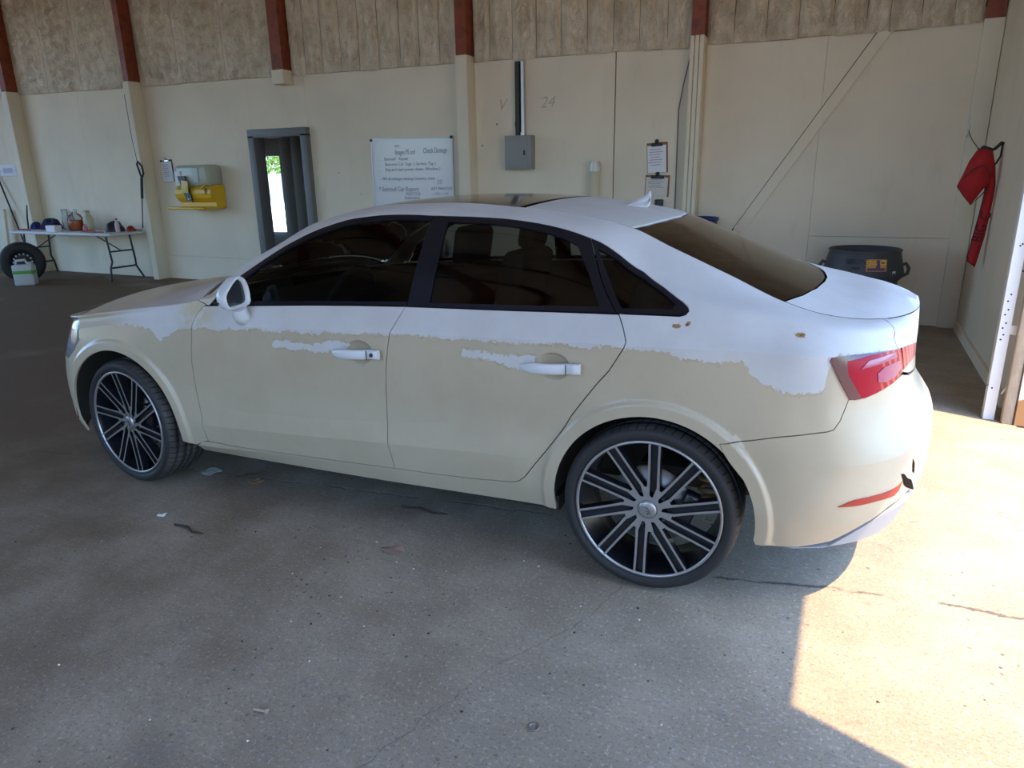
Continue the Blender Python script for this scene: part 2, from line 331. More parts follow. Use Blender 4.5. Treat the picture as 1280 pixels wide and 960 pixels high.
# doorway, the passage behind it and the daylight at its far end
dr = empty('door_1', ((DX0+DX1)/2, WY, 0)); dr['kind'] = 'structure'
hw = (DX1-DX0)/2
for sx in (-1, 1): MB().box((sx*(hw+.025), .02, DZ/2), (.11, .20, DZ), bev=.006).build('jamb', M_steelg, dr)
MB().box((0, .02, DZ+.025), (2*hw+.16, .20, .11), bev=.006).build('head_jamb', M_steelg, dr)
bkroom = MB()
struct('wall_passage', MB().box((-15.2, 12.78, 1.4), (1.2, .14, 2.8)).box((-9.4, 12.78, 1.4), (9.16, .14, 2.8)).box((-14.29, 12.78, 2.45), (.64, .14, .75)), mat('passage_grey', (.34, .335, .32), .8))
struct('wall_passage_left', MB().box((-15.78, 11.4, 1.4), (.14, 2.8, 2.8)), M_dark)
portal((-15.9, 7.4, 1.4), (0, math.radians(-90), 0), 2.8, 5.0)
pt = empty('wall_partition', (-8.72, 7.0, 0)); pt['kind'] = 'structure'
M_part = mat('white_partition_panel', (.72, .70, .66), .5)
for i in range(8): MB().box((.012+.24*i+.117, .02, 1.3), (.226, .04, 2.6), bev=.006).build('wall_panel', M_part, pt)
MB().box((1.7, .06, 1.3), (3.4, .03, 2.6)).build('backing_slab', M_gap, pt)
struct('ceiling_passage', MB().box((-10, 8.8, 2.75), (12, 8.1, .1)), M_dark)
for i in range(4): struct('trim_%d' % (10+i), MB().box((-12.3, 6.4+i*1.7, 2.58), (5, .16, .2)), M_red)
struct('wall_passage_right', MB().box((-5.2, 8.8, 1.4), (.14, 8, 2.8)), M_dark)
def leafball(mb, c, r, n, s, rs):
    for _ in range(n):
        d = rs.normal(0, 1, 3); d /= np.linalg.norm(d); p = Vector(c)+Vector(d*r*(.55+.45*rs.random())); q = Vector(rs.normal(0, 1, 3)).normalized(); t = q.orthogonal().normalized(); e = q.cross(t)
        mb.add([p-t*s, p+e*s*.5, p+t*s, p-e*s*.5], [(0, 1, 2, 3)])
tr = empty('tree', (-17.4, 16.6, -.08)); tag(tr, 'sunlit green tree seen through the far opening behind the doorway', 'tree')
mb = MB(); leafball(mb, (0, 0, 2.9), 1.35, 1500, .11, rng); mb.build('foliage', M_grass, tr, fixn=False)['kind'] = 'stuff'
MB().tube([(0, 0, 0), (.05, 0, 1.2), (0, 0, 2.6)], [.12, .1, .06], 9).build('trunk', M_wood, tr)
# ---- body surface (numpy) ----
def nspl(xs, ys):
    xs = np.array(xs, float); ys = np.array(ys, float); n = len(xs); h = np.diff(xs)
    A = np.eye(n); r = np.zeros(n)
    for i in range(1, n-1):
        A[i, i-1] = h[i-1]; A[i, i] = 2*(h[i-1]+h[i]); A[i, i+1] = h[i]
        r[i] = 6*((ys[i+1]-ys[i])/h[i]-(ys[i]-ys[i-1])/h[i-1])
    M = np.linalg.solve(A, r)
    def f(x):
        x = np.clip(np.asarray(x, float), xs[0], xs[-1]); i = np.clip(np.searchsorted(xs, x)-1, 0, n-2)
        a = (xs[i+1]-x)/h[i]; b = 1-a
        return a*ys[i]+b*ys[i+1]+((a**3-a)*M[i]+(b**3-b)*M[i+1])*h[i]**2/6
    return f
def pchip(xs, ys):
    xs = np.array(xs, float); ys = np.array(ys, float); h = np.diff(xs); d = np.diff(ys)/h
    m = np.zeros(len(xs)); m[0] = d[0]; m[-1] = d[-1]
    for i in range(1, len(xs)-1):
        if d[i-1]*d[i] > 0:
            w1 = 2*h[i]+h[i-1]; w2 = h[i]+2*h[i-1]; m[i] = (w1+w2)/(w1/d[i-1]+w2/d[i])
    def f(x):
        x = np.clip(np.asarray(x, float), xs[0], xs[-1]); i = np.clip(np.searchsorted(xs, x)-1, 0, len(xs)-2)
        t = (x-xs[i])/h[i]
        return (2*t**3-3*t**2+1)*ys[i]+(t**3-2*t**2+t)*h[i]*m[i]+(-2*t**3+3*t**2)*ys[i+1]+(t**3-t**2)*h[i]*m[i+1]
    return f
def sstep(a, b, x):
    t = np.clip((x-a)/(b-a), 0, 1); return t*t*(3-2*t)
XF, XR = -2.9, 0.40            # between them u is simply x; beyond, u runs round the bumper corners to the centre line
_tab = {}
def sup(n, aspect, tau):       # quarter superellipse by arc length: returns sin-like, cos-like
    key = (n, round(aspect, 2))
    if key not in _tab:
        ph = np.linspace(0, np.pi/2, 800); a = np.sin(ph)**(2/n); b = np.cos(ph)**(2/n)
        L = np.concatenate([[0], np.cumsum(np.hypot(np.diff(a)*aspect, np.diff(b)))]); _tab[key] = (L/L[-1], a, b)
    L, a, b = _tab[key]
    return np.interp(tau, L, a), np.interp(tau, L, b)
# rows: name -> (Y knots, z knots, x nose, x tail, n nose, n tail)
ROWS = dict(
 A=([(-2.9,.845),(-2.2,.825),(-1.2,.84),(-.4,.845),(.4,.862)], [(-3.9,.19),(-3.4,.20),(-2.9,.222),(-2.2,.222),(-1.2,.236),(-.37,.255),(.4,.262),(.7,.275),(1.4,.27)], -3.40, .885, 2.0, 2.5),
 B=([(-2.9,.865),(-2.2,.866),(-1.2,.866),(-.4,.868),(.4,.882)], [(-3.9,.28),(-3.4,.29),(-2.9,.295),(-2.2,.265),(-1.7,.290),(-1.08,.312),(-.54,.335),(.4,.37),(.7,.375),(1.4,.36)], -3.455, .925, 2.1, 2.5),
 C=([(-2.9,.874),(-2.2,.886),(-1.9,.892),(-1.2,.893),(-.6,.890),(-.3,.887),(.4,.889)], [(-3.9,.40),(-3.4,.41),(-2.9,.41),(-2.2,.385),(-1.65,.406),(-1.08,.436),(-.5,.46),(.4,.475),(.7,.48),(1.4,.48)], -3.48, .94, 2.1, 2.5),
 D=([(-2.9,.878),(-2.2,.888),(-1.9,.883),(-1.2,.881),(-.6,.886),(-.3,.891),(.4,.892)], [(-3.9,.53),(-3.4,.55),(-2.9,.57),(-2.2,.55),(-1.9,.48),(-1.5,.495),(-1.1,.525),(-.6,.58),(-.2,.61),(.4,.575),(.7,.585),(1.4,.63)], -3.48, .937, 2.0, 2.5),
 D2=([(-2.9,.872),(-2.2,.892),(-1.2,.897),(-.4,.897),(.4,.886)], [(-3.9,.64),(-3.4,.66),(-2.9,.70),(-2.2,.75),(-1.2,.78),(-.4,.79),(.4,.76),(.7,.755),(1.4,.735)], -3.46, .868, 1.85, 2.35),
 E=([(-2.9,.856),(-2.62,.868),(-2.1,.892),(-1.2,.898),(-.1,.897),(.4,.876)], [(-3.9,.73),(-3.4,.75),(-2.9,.785),(-2.62,.825),(-2.1,.861),(-1.47,.892),(-1.0,.908),(-.64,.920),(-.1,.930),(.4,.938),(.7,.930),(1.4,.83)], -3.43, .852, 1.7, 2.25),
 F=([(-2.9,.835),(-2.5,.846),(-2.1,.852),(-1.8,.848),(-1.0,.848),(-.13,.85),(.1,.842),(.4,.815)], [(-3.9,.76),(-3.4,.785),(-2.9,.828),(-2.5,.885),(-2.0,.952),(-1.8,.963),(-1.4,.988),(-1.0,1.006),(-.6,1.016),(-.13,1.029),(.1,1.032),(.4,.995),(.7,.963),(1.4,.905)], -3.41, .852, 1.75, 2.3),
 I=([(-2.95,.755),(-2.8,.778),(-2.62,.785),(-2.445,.785),(-2.21,.772),(-2.15,.76),(-1.94,.70),(-1.735,.655),(-1.575,.61),(-1.465,.585),(-1.345,.565),(-1.18,.55),(-.825,.54),(-.5,.53),(-.175,.53),(-.02,.555),(.2,.59),(.4,.62)], [(-3.9,.79),(-3.4,.79),(-2.95,.833),(-2.8,.868),(-2.62,.890),(-2.445,.911),(-2.21,.938),(-2.14,.957),(-1.94,1.106),(-1.735,1.214),(-1.575,1.299),(-1.465,1.333),(-1.345,1.361),(-1.18,1.380),(-.9,1.386),(-.63,1.369),(-.4,1.339),(-.175,1.296),(-.02,1.232),(.2,1.141),(.4,1.056),(.56,1.018),(.72,1.002),(.9,.996),(1.4,.994)], -3.38, .852, 2.0, 2.3),
)
HD = ([(-2.15,.80),(-2.05,.79),(-1.89,.76),(-1.47,.70),(-1.285,.675),(-1.1,.66),(-.915,.655),(-.67,.655),(-.495,.66),(-.275,.67),(-.08,.71),(.07,.717),(.2,.712),(.4,.712)],
      [(-2.15,.93),(-2.05,.975),(-1.89,1.076),(-1.47,1.284),(-1.285,1.331),(-1.1,1.343),(-.915,1.338),(-.67,1.333),(-.495,1.315),(-.275,1.264),(-.08,1.157),(.07,1.117),(.2,1.088),(.4,1.046)])
_f = {k: (pchip(*zip(*r[0])), pchip(*zip(*r[1]))) for k, r in ROWS.items()}
_hy, _hz = pchip(*zip(*HD[0])), pchip(*zip(*HD[1]))
def row(k, u):
    fy, fz = _f[k]; xn, xt, nn, nt = ROWS[k][2:]
    u = np.asarray(u, float); x = np.clip(u, XF, XR).copy(); Y = fy(x); z = fz(u)
    m = u > XR
    if m.any():
        Yr = float(fy(XR)); s, c = sup(nt, (xt-XR)/Yr, u[m]-XR); x[m] = XR+(xt-XR)*s; Y[m] = Yr*c
    m = u < XF
    if m.any():
        Yr = float(fy(XF)); s, c = sup(nn, (XF-xn)/Yr, XF-u[m]); x[m] = XF+(xn-XF)*s; Y[m] = Yr*c
    return np.stack([x, Y, z], -1)
ARCH = [(0.008, .325, .362), (-2.637, .325, .375)]
SCOOP = []
DENT = [(-.34, .53, .17, .15, .016)]
NV = 9
def rows(u):
    u = np.asarray(u, float)
    R = {k: row(k, u) for k in ROWS}
    F, I, E = R['F'], R['I'], R['E']
    bul = np.stack([0*u, .022+0*u, .012+0*u], -1)*sstep(1.4, .6, u)[..., None]*sstep(-3.9, -3.2, u)[..., None]
    Hl = F+(I-F)*.64+bul
    Gl = F+(I-F)*.32+bul
    x = np.clip(u, XF, XR); Hd = np.stack([x, _hy(x), _hz(x)], -1)
    w = (sstep(-2.15, -2.0, u)*sstep(.5, .3, u))[..., None]
    H = Hl*(1-w)+Hd*w
    Gd = (F+H)*.5+np.stack([0*u, .020+0*u, .004+0*u], -1)
    G = Gl*(1-w)+Gd*w
    return np.stack([R['A'], R['B'], R['C'], R['D'], R['D2'], E, F, G, H, I], -2)      # v = 0 .. 9
VE = 5.0
def S(u, v, disp=True):
    u = np.asarray(u, float); v = np.asarray(v, float)
    P = rows(u)
    n = P.shape[-2]; i = np.clip(np.floor(v+1e-9).astype(int), 0, n-2); t = (v-i)[..., None]
    g = lambda k: np.take_along_axis(P, np.clip(k, 0, n-1)[..., None, None], -2)[..., 0, :]
    p0, p1, p2, p3 = g(i-1), g(i), g(i+1), g(i+2)
    d = lambda a, b: np.maximum(np.linalg.norm(b-a, axis=-1, keepdims=True), 1e-4)
    d0, d1, d2 = d(p0, p1), d(p1, p2), d(p2, p3)
    m1 = ((p1-p0)/d0*d1+(p2-p1)/d1*d0)/(d0+d1)*d1
    m2 = ((p2-p1)/d1*d2+(p3-p2)/d2*d1)/(d1+d2)*d1
    lin = p2-p1
    ii = i[..., None]
    def crease(k): # weight of crease at row k by u
        if k == 5: return sstep(-3.1, -2.8, u)*sstep(.75, .5, u)
        if k == 2: return sstep(-2.3, -2.1, u)*sstep(-.3, -.7, u)+.0*u
        if k == 3: return .8*sstep(.2, .5, u)+.55*sstep(-2.1, -1.9, u)*sstep(-.3, -.9, u)
        if k == 6: return .7*sstep(-2.1, -2.0, u)*sstep(.2, .05, u)
        if k == 1: return .8+0*u
        return 0*u
    c1 = np.zeros(u.shape); c2 = np.zeros(u.shape)
    for k in range(1, n-1):
        ck = crease(k); c1 = np.where(i == k, ck, c1); c2 = np.where(i+1 == k, ck, c2)
    c1 = np.where(i == 0, 1, c1); c2 = np.where(i+1 == n-1, .5, c2)
    m1 = m1*(1-c1[..., None])+lin*c1[..., None]; m2 = m2*(1-c2[..., None])+lin*c2[..., None]
    q = (2*t**3-3*t**2+1)*p1+(t**3-2*t**2+t)*m1+(-2*t**3+3*t**2)*p2+(t**3-t**2)*m2
    if disp:
        off = np.zeros(u.shape)
        for cx, cz, R in ARCH:
            r = np.hypot(q[..., 0]-cx, q[..., 2]-cz)
            off = off+.013*sstep(R+.062, R+.040, r)*(np.abs(u-cx) < .9)
        for cx, cz, rx, rz, dep in SCOOP:
            e = np.hypot((q[..., 0]-cx)/rx, (q[..., 2]-cz)/rz)
            off = off-dep*np.clip(1-e**2.5, 0, 1)**.8
        for cx, cz, rx, rz, dep in DENT:
            off = off-dep*np.exp(-((q[..., 0]-cx)/rx)**2-((q[..., 2]-cz)/rz)**2)
        q = q.copy(); q[..., 1] = q[..., 1]+off
    return q
ZC = ([(-3.45,.80),(-3.3,.845),(-3.1,.888),(-2.9,.915),(-2.6,.948),(-2.36,.99),(-2.25,1.055),(-2.1,1.130),(-1.9,1.215),(-1.7,1.288),(-1.5,1.343),(-1.3,1.386),(-1.1,1.402),(-.9,1.401),(-.7,1.392),(-.5,1.376),(-.3,1.349),(-.09,1.308),(.1,1.230),(.3,1.142),(.48,1.075),(.6,1.047),(.72,1.038),(.82,1.012),(.9,.997)])
_zc = pchip(*zip(*ZC))
_ui = np.concatenate([np.linspace(-3.9, -2.9, 300), np.linspace(-2.9, .4, 900)[1:], np.linspace(.4, 1.4, 300)[1:]])
_Ii = S(_ui, np.full(_ui.shape, 9.0), False)
def rail(x):     # Y and z of the top row at x
    return np.interp(x, _Ii[:, 0], _Ii[:, 1]), np.interp(x, _Ii[:, 0], _Ii[:, 2])
def T(x, y):
    x = np.asarray(x, float); y = np.asarray(y, float)
    Yi, zi = rail(x); s = np.clip(np.abs(y)/np.maximum(Yi, .02), 0, 1.2)
    cr = np.maximum(_zc(x)-zi, 0)
    pw = 2.3
    return np.stack([x, y, zi+cr*(1-s**pw)], -1)
L = {'FD': [(-2.0677, 6.884), (-2.0255, 6.255), (-2.063, 5.656), (-2.0792, 5.174), (-2.0971, 4.249), (-2.1159, 3.67), (-2.1185, 3.226), (-2.1134, 2.685), (-2.1071, 2.266), (-2.1153, 1.804), (-2.1026, 1.28)],
 'DD': [(-0.9795, 6.002), (-1.0088, 5.406), (-1.0281, 5.003), (-1.0423, 4.505), (-1.0573, 3.893), (-1.0685, 3.549), (-1.0777, 3.102), (-1.0778, 2.077), (-1.0711, 1.448), (-1.0663, 1.038)],
 'DQ': [(-0.1284, 6.126), (-0.1069, 5.552), (-0.0909, 5.131), (-0.0956, 4.955), (-0.1469, 4.36), (-0.1975, 3.929), (-0.2862, 3.238), (-0.4197, 1.938), (-0.4743, 1.332), (-0.4997, 1.156), (-0.5242, 1.083)],
 'DB': [(-2.1035, 1.261), (-1.9138, 1.136), (-1.6792, 1.065), (-1.3694, 1.049), (-1.0663, 1.038), (-0.8709, 1.018), (-0.6705, 1.028), (-0.5242, 1.083)],
 'QB': [(0.2383, 3.223), (0.338, 3.375), (0.4251, 3.515), (0.5115, 3.625), (0.5414, 3.649), (0.559, 3.683), (0.577, 3.835), (0.5907, 4.04), (0.6019, 4.215)],
 'LIGHT': [(0.5337, 4.92), (0.5398, 4.983), (0.5635, 5.008), (0.6303, 5.071), (0.7031, 5.074), (0.767, 5.08), (0.8407, 5.117), (0.9316, 5.248)],
 'LIGHT2': [(0.9063, 4.612), (0.8526, 4.446), (0.7976, 4.365), (0.7491, 4.313), (0.709, 4.262), (0.671, 4.229), (0.6376, 4.202), (0.6181, 4.192), (0.6018, 4.222)],
 'LIGHT_L': [(0.6018, 4.222), (0.5785, 4.444), (0.5558, 4.677), (0.5337, 4.92)],
 'TS': [(0.8104, 7.466), (0.8143, 6.724), (0.7949, 6.042), (0.815, 5.28), (0.8418, 4.9), (0.8681, 4.72), (0.877, 4.552)],
 'DLO_TOP': [(-2.0008, 6.094), (-1.9439, 7.455), (-1.8894, 7.989), (-1.7862, 8.086), (-1.6783, 8.055), (-1.5715, 7.995), (-1.473, 8.007), (-1.376, 7.989), (-1.2819, 7.986), (-1.1904, 7.999), (-1.0982, 7.999), (-1.0076, 8.014), (-0.9173, 8.014), (-0.7931, 8.013), (-0.6717, 7.988), (-0.5814, 7.99), (-0.496, 7.993), (-0.3837, 7.985), (-0.2765, 7.962), (-0.1729, 8.004), (-0.0793, 7.972), (0.0023, 7.514), (0.0751, 6.905), (0.0968, 6.588), (0.1018, 6.341), (0.0937, 6.103), (0.0762, 6.036)],
 'DLO_BOT': [(-0.1281, 6.019), (-0.3421, 5.997), (-0.5916, 5.996), (-0.8611, 5.978), (-0.9793, 5.998), (-1.1924, 5.983), (-1.391, 5.986), (-1.8248, 6.012)],
 'FGLASS': [(-1.9279, 6.262), (-1.8519, 7.307), (-1.7591, 7.633), (-1.6571, 7.732), (-1.5543, 7.755), (-1.4556, 7.778), (-1.3597, 7.784), (-1.2671, 7.806), (-1.1757, 7.823), (-1.0843, 7.832), (-0.9382, 7.86), (-0.942, 6.999), (-0.9629, 6.098), (-1.1957, 6.086), (-1.6043, 6.12)],
 'RGLASS': [(-0.8649, 7.833), (-0.7631, 7.826), (-0.66, 7.804), (-0.56, 7.797), (-0.4587, 7.777), (-0.3808, 7.723), (-0.3255, 7.657), (-0.256, 6.982), (-0.2008, 6.182), (-0.3455, 6.132), (-0.595, 6.108), (-0.8751, 6.087), (-0.8679, 7.011)],
 'QGLASS': [(-0.2493, 7.751), (-0.1661, 7.803), (-0.072, 7.678), (0.0092, 7.171), (0.0562, 6.697), (0.0465, 6.373), (-0.0463, 6.277), (-0.123, 6.223), (-0.179, 7.035)],
 'BPIL': [(-0.9319, 7.966), (-0.9313, 7.001), (-0.9558, 6.048), (-0.9879, 6.035), (-0.9633, 6.995), (-0.946, 7.962)],
 'HANDLE_F': [(-1.2929, 4.276), (-1.1901, 4.328), (-1.0833, 4.328)],
 'HANDLE_R': [(-0.447, 4.286), (-0.3487, 4.349), (-0.2447, 4.36)],
 'RUST': [(0.0682, 5.675), (0.1037, 5.738), (0.4498, 5.908), (-1.1137, 4.313)],
 'REFLECT': [(0.5873, 1.6), (0.6299, 1.82), (0.6875, 1.871), (0.7545, 1.897), (0.7937, 1.967), (0.7936, 2.104), (0.7956, 1.79), (0.7801, 1.665), (0.7063, 1.661), (0.6406, 1.609)],
 'BUMPCUT': [(0.3764, 0.0), (0.5937, 0.292), (0.6842, 0.835), (0.768, 1.259), (0.878, 1.534)],
 'HEADLIGHT': [(-2.9017, 5.064), (-2.8879, 4.383), (-2.9358, 3.837), (-3.0086, 3.414), (-3.0141, 3.68), (-2.976, 4.015), (-2.9421, 4.651)],
 'FB': [(-2.9034, 2.937), (-2.9396, 2.883), (-2.9067, 3.754), (-2.8879, 4.383)],
 'MIRROR': [(-1.806, 5.394)],
 'RL': [(-0.351, 0.045), (0.2379, 3.253), (0.3764, 0.0)],
 'HOLE': [(0.8037, 2.339), (0.8384, 2.1), (0.8887, 1.759), (0.9414, 1.303), (0.8497, 1.725), (0.8079, 2.115)],
 'CRK': [(0.8567, 2.685), (0.8758, 2.42), (0.8833, 2.087), (0.8613, 2.34)],
 'SKIRT': [(0.5505, 0.062), (0.6153, 0.431), (0.6979, 0.868), (0.7544, 1.121), (0.8208, 1.502), (0.8604, 1.628)]}
# ================================================================== the car
def paint_b(n, b):
    uv = n.N('SeparateXYZ', Vector=n.coord('UV')); u, h = uv.outputs[0], uv.outputs[1]; oc = n.coord('Object')
    n1 = n.noise(16, 5, .62, vec=oc); n2 = n.noise(70, 4, .65, vec=oc)
    hj = n.math('ADD', h, n.math('ADD', n.math('MULTIPLY', n.math('SUBTRACT', n1, .5), .062), n.math('MULTIPLY', n.math('SUBTRACT', n2, .5), .045)))
    t = n.curve(u, -3.6, 1.5, [(-3.6, .0), (-2.6, .0), (-2.36, .015), (-2.31, .07), (-2.24, .05), (-2.16, .012), (-1.9, .012), (-1.3, .014), (-1.0, .004), (-.98, 0), (-.78, .016), (-.5, .012), (-.2, .010), (.02, .016), (.10, .036), (.29, .034), (.33, .085), (.42, .125), (.50, .122), (.53, .10), (.545, .0), (1.5, .0)], .2)
    top = n.math('MULTIPLY', u, 0.0)
    lo = n.curve(u, -3.6, 1.5, [(-3.6, 0), (-1.70, 0), (-1.62, .085), (-1.30, .092), (-1.22, .06), (-1.20, 0), (-.76, 0), (-.72, .075), (-.60, .085), (-.5, .11), (-.42, .10), (-.40, 0), (1.5, 0)], .2)
    hi = n.curve(u, -3.6, 1.5, [(-3.6, .2), (-1.70, .2), (-1.62, .055), (-1.30, .048), (-1.2, .05), (-1.19, .2), (-.76, .2), (-.72, .05), (-.5, .055), (-.4, .06), (-.39, .2), (1.5, .2)], .2)
    mh = n.math('MULTIPLY', hj, -1.0)
    a = n.math('SUBTRACT', t, mh)                                    # > 0 inside the peeled zone
    bnd = n.math('MINIMUM', n.math('SUBTRACT', lo, mh), n.math('SUBTRACT', mh, hi))
    s = n.math('MAXIMUM', a, bnd)
    side = n.smooth(u, -2.75, -2.45)
    peel = n.math('MULTIPLY', n.smooth(s, -.0015, .0015), side)
    edge = n.math('MULTIPLY', n.math('MULTIPLY', n.smooth(s, -.013, -.004), n.smooth(s, .003, .0)), side)
    edge = n.math('MULTIPLY', n.math('MULTIPLY', edge, n.smooth(h, .03, .0)), n.smooth(n.noise(20, 3, vec=oc), .42, .62))
    mott = n.noise(5, 4, .6, vec=oc)
    gloss = n.mix(n.smooth(mott, .3, .7), (.475, .395, .27), (.515, .435, .305))
    bare = n.mix(n.smooth(mott, .3, .7), (.55, .525, .495), (.61, .585, .555))
    c = n.mix(peel, gloss, bare)
    c = n.mix(n.math('MULTIPLY', edge, .75), c, (.42, .34, .21))
    yel = n.math('MULTIPLY', n.smooth(n.math('ABSOLUTE', n.math('SUBTRACT', u, -2.07)), .16, .02), n.math('MULTIPLY', n.smooth(h, -.02, .02), n.smooth(n1, .35, .6)))
    c = n.mix(n.math('MULTIPLY', yel, .75), c, (.50, .40, .18))
    scr = n.math('MULTIPLY', n.math('MULTIPLY', n.smooth(n.noise(26, 6, .75, vec=oc, stretch=(.5, 1, 3.0)), .63, .70), n.smooth(n.noise(2.6, 3, vec=oc), .50, .62)), n.math('MULTIPLY', peel, n.smooth(u, -.4, .1)))
    c = n.mix(n.math('MULTIPLY', scr, .6), c, (.30, .30, .34))
    def spot(u0, h0, ru, rh):
        e = n.math('SQRT', n.math('ADD', n.math('POWER', n.math('DIVIDE', n.math('SUBTRACT', u, u0), ru), 2.0), n.math('POWER', n.math('DIVIDE', n.math('SUBTRACT', h, h0), rh), 2.0)))
        return n.smooth(n.math('ADD', e, n.math('MULTIPLY', n.math('SUBTRACT', n2, .5), 2.6)), 1.0, .7)
    rust = n.math('MAXIMUM', n.math('MAXIMUM', spot(.068, .068, .016, .007), spot(.104, .075, .010, .009)), spot(.45, .052, .017, .006))
    c = n.mix(rust, c, n.mix(n.smooth(n2, .4, .6), (.34, .20, .06), (.15, .05, .015)))
    dirt = n.math('MULTIPLY', n.smooth(n.math('ADD', h, n.math('MULTIPLY', n.math('SUBTRACT', mott, .5), .15)), -.42, -.68), .18)
    c = n.mix(dirt, c, (.30, .26, .20))
    n.set(b.inputs['Base Color'], c)
    n.set(b.inputs['Roughness'], n.math('ADD', .34, n.math('MULTIPLY', peel, .18)))
    n.set(b.inputs['Coat Weight'], n.math('MULTIPLY', n.math('SUBTRACT', 1.0, peel), .35))
    n.set(b.inputs['Normal'], n.bump(n.math('MULTIPLY', peel, -1.0), .25, .002))
M_paint = mat('peeling_white_paint', (.6, .57, .5), .4, build=paint_b)
M_paintp = mat('white_paint_gloss', (.68, .68, .68), .35, coat=.3)
M_trim = mat('gloss_black_trim', (.010, .010, .014), .25, spec=.22)
M_rubber = mat('rubber', (.02, .02, .02), .65)
def glass(name, tint, rough=.03, ior=1.34):
    m = bpy.data.materials.new(name); m.use_nodes = True; n = NT(m); n.n.remove(n.n['Principled BSDF'])
    tr = n.N('BsdfTransparent', Color=tint); gl = n.N('BsdfGlossy', Color=(1, 1, 1), Roughness=rough); fr = n.N('Fresnel', IOR=ior)
    mx = n.N('MixShader'); n.l.new(fr.outputs[0], mx.inputs[0]); n.l.new(tr.outputs[0], mx.inputs[1]); n.l.new(gl.outputs[0], mx.inputs[2])
    n.l.new(mx.outputs[0], n.n['Material Output'].inputs[0]); return m
M_tint = glass('tinted_glass', (.36, .38, .36)); M_ws = glass('windscreen_glass', (.45, .50, .47)); M_roofg = glass('dark_roof_glass', (.03, .03, .03), .13, 1.5)
M_rglass = glass('dark_rear_glass', (.06, .06, .06), .10, 1.55)
M_rim = mat('machined_alloy', (.46, .45, .44), .32, metal=.75); M_rimb = mat('gloss_black_alloy', (.012, .012, .016), .25)
M_disc = mat('brake_steel', (.32, .30, .28), .45, metal=.8); M_spring = mat('rusty_spring', (.30, .20, .09), .6)
def tyre_b(n, b):
    u = n.N('SeparateXYZ', Vector=n.coord('Object')); an = n.math('ARCTAN2', u.outputs[2], u.outputs[0]); y = u.outputs[1]
    sip = n.math('SINE', n.math('ADD', n.math('MULTIPLY', an, 62.0), n.math('MULTIPLY', y, 34.0)))
    r = n.math('SQRT', n.math('ADD', n.math('POWER', u.outputs[0], 2.0), n.math('POWER', u.outputs[2], 2.0)))
    tread = n.smooth(r, .306, .316); cut = n.math('MULTIPLY', n.smooth(sip, .80, .93), tread)
    dust = n.math('MULTIPLY', tread, n.smooth(n.noise(3, 3, vec=n.coord('Object')), .3, .7))
    c = n.mix(n.math('MULTIPLY', dust, .55), (.022, .021, .021), (.16, .15, .13)); c = n.mix(cut, c, (.008, .008, .008))
    n.set(b.inputs['Base Color'], c); rings = n.math('MULTIPLY', n.math('SINE', n.math('MULTIPLY', r, 900.0)), n.smooth(r, .300, .290))
    n.set(b.inputs['Normal'], n.bump(n.math('SUBTRACT', n.math('MULTIPLY', rings, .15), cut), .6, .004))
M_tyre = mat('tyre_rubber', (.02, .02, .02), .62, build=tyre_b)
def lamp_b(n, b):
    oc = n.coord('Object'); u = n.N('SeparateXYZ', Vector=n.coord('UV'))
    st = n.smooth(n.math('SINE', n.math('MULTIPLY', n.math('ADD', u.outputs[0], n.math('MULTIPLY', u.outputs[1], .5)), 170.0)), .1, .6)
    f = n.math('MULTIPLY', st, n.smooth(u.outputs[0], .70, .74))
    n.set(b.inputs['Base Color'], n.mix(f, (.36, .006, .022), (.52, .10, .05)))
M_lamp = mat('red_lamp_lens', (.36, .006, .022), .2, coat=0, spec=.15, build=lamp_b)
M_lampd = mat('dark_red_lens', (.07, .004, .012), .10, coat=.6); M_lampp = mat('magenta_lens', (.30, .02, .10), .10, coat=.6)
M_refl = mat('red_reflector', (.38, .03, .02), .3); M_head = mat('headlight_lens', (.20, .20, .21), .08, coat=.8)
M_seat = mat('dark_seat_cloth', (.035, .033, .033), .8); M_torn = mat('tear_shade', (.010, .006, .004), .9, spec=.1); M_grey = mat('scuffed_grey_plastic', (.34, .35, .36), .55)
car = empty('car', (0, 0, 0), math.atan(.03))
tag(car, 'white four door sedan with peeling paint and cracked rear bumper', 'car')
SVS = .115                      # metres per step of v, roughly, used to keep triangles even
def inpoly(P, poly):
    x, y = P[:, 0], P[:, 1]; r = np.zeros(len(P), bool); n = len(poly); j = n-1
    for i in range(n):
        xi, yi = poly[i]; xj, yj = poly[j]
        if yi != yj: r ^= ((yi > y) != (yj > y)) & (x < (xj-xi)*(y-yi)/(yj-yi)+xi)
        j = i
    return r
def segdist(P, poly):
    d = np.full(len(P), 1e9); n = len(poly)
    for i in range(n):
        a, b = np.array(poly[i]), np.array(poly[(i+1) % n]); ab = b-a; L = max(ab@ab, 1e-12)
        t = np.clip(((P-a)@ab)/L, 0, 1)[:, None]; d = np.minimum(d, np.hypot(*(P-(a+t*ab)).T))
    return d
def fS(q): p = S(q[:, 0], np.clip(q[:, 1], 0, 9)); p[:, 1] *= -1; return p
def fT(q): return T(q[:, 0], q[:, 1])
def frame(f, q, e=(2e-3, 8e-3)):
    a = (f(q+[e[0], 0])-f(q-[e[0], 0])); b = (f(q+[0, e[1]])-f(q-[0, e[1]]))
    N = np.cross(a, b); N /= np.maximum(np.linalg.norm(N, axis=1, keepdims=True), 1e-9)
    return a/(2*e[0]), b/(2*e[1]), N
def resample(poly, sc, step):
    out = []
    for a, b in zip(poly, poly[1:]+poly[:1]):
        L = math.hypot(b[0]-a[0], (b[1]-a[1])*sc); k = max(1, math.ceil(L/step))
        out += [(a[0]+(b[0]-a[0])*i/k, a[1]+(b[1]-a[1])*i/k) for i in range(k)]
    return out
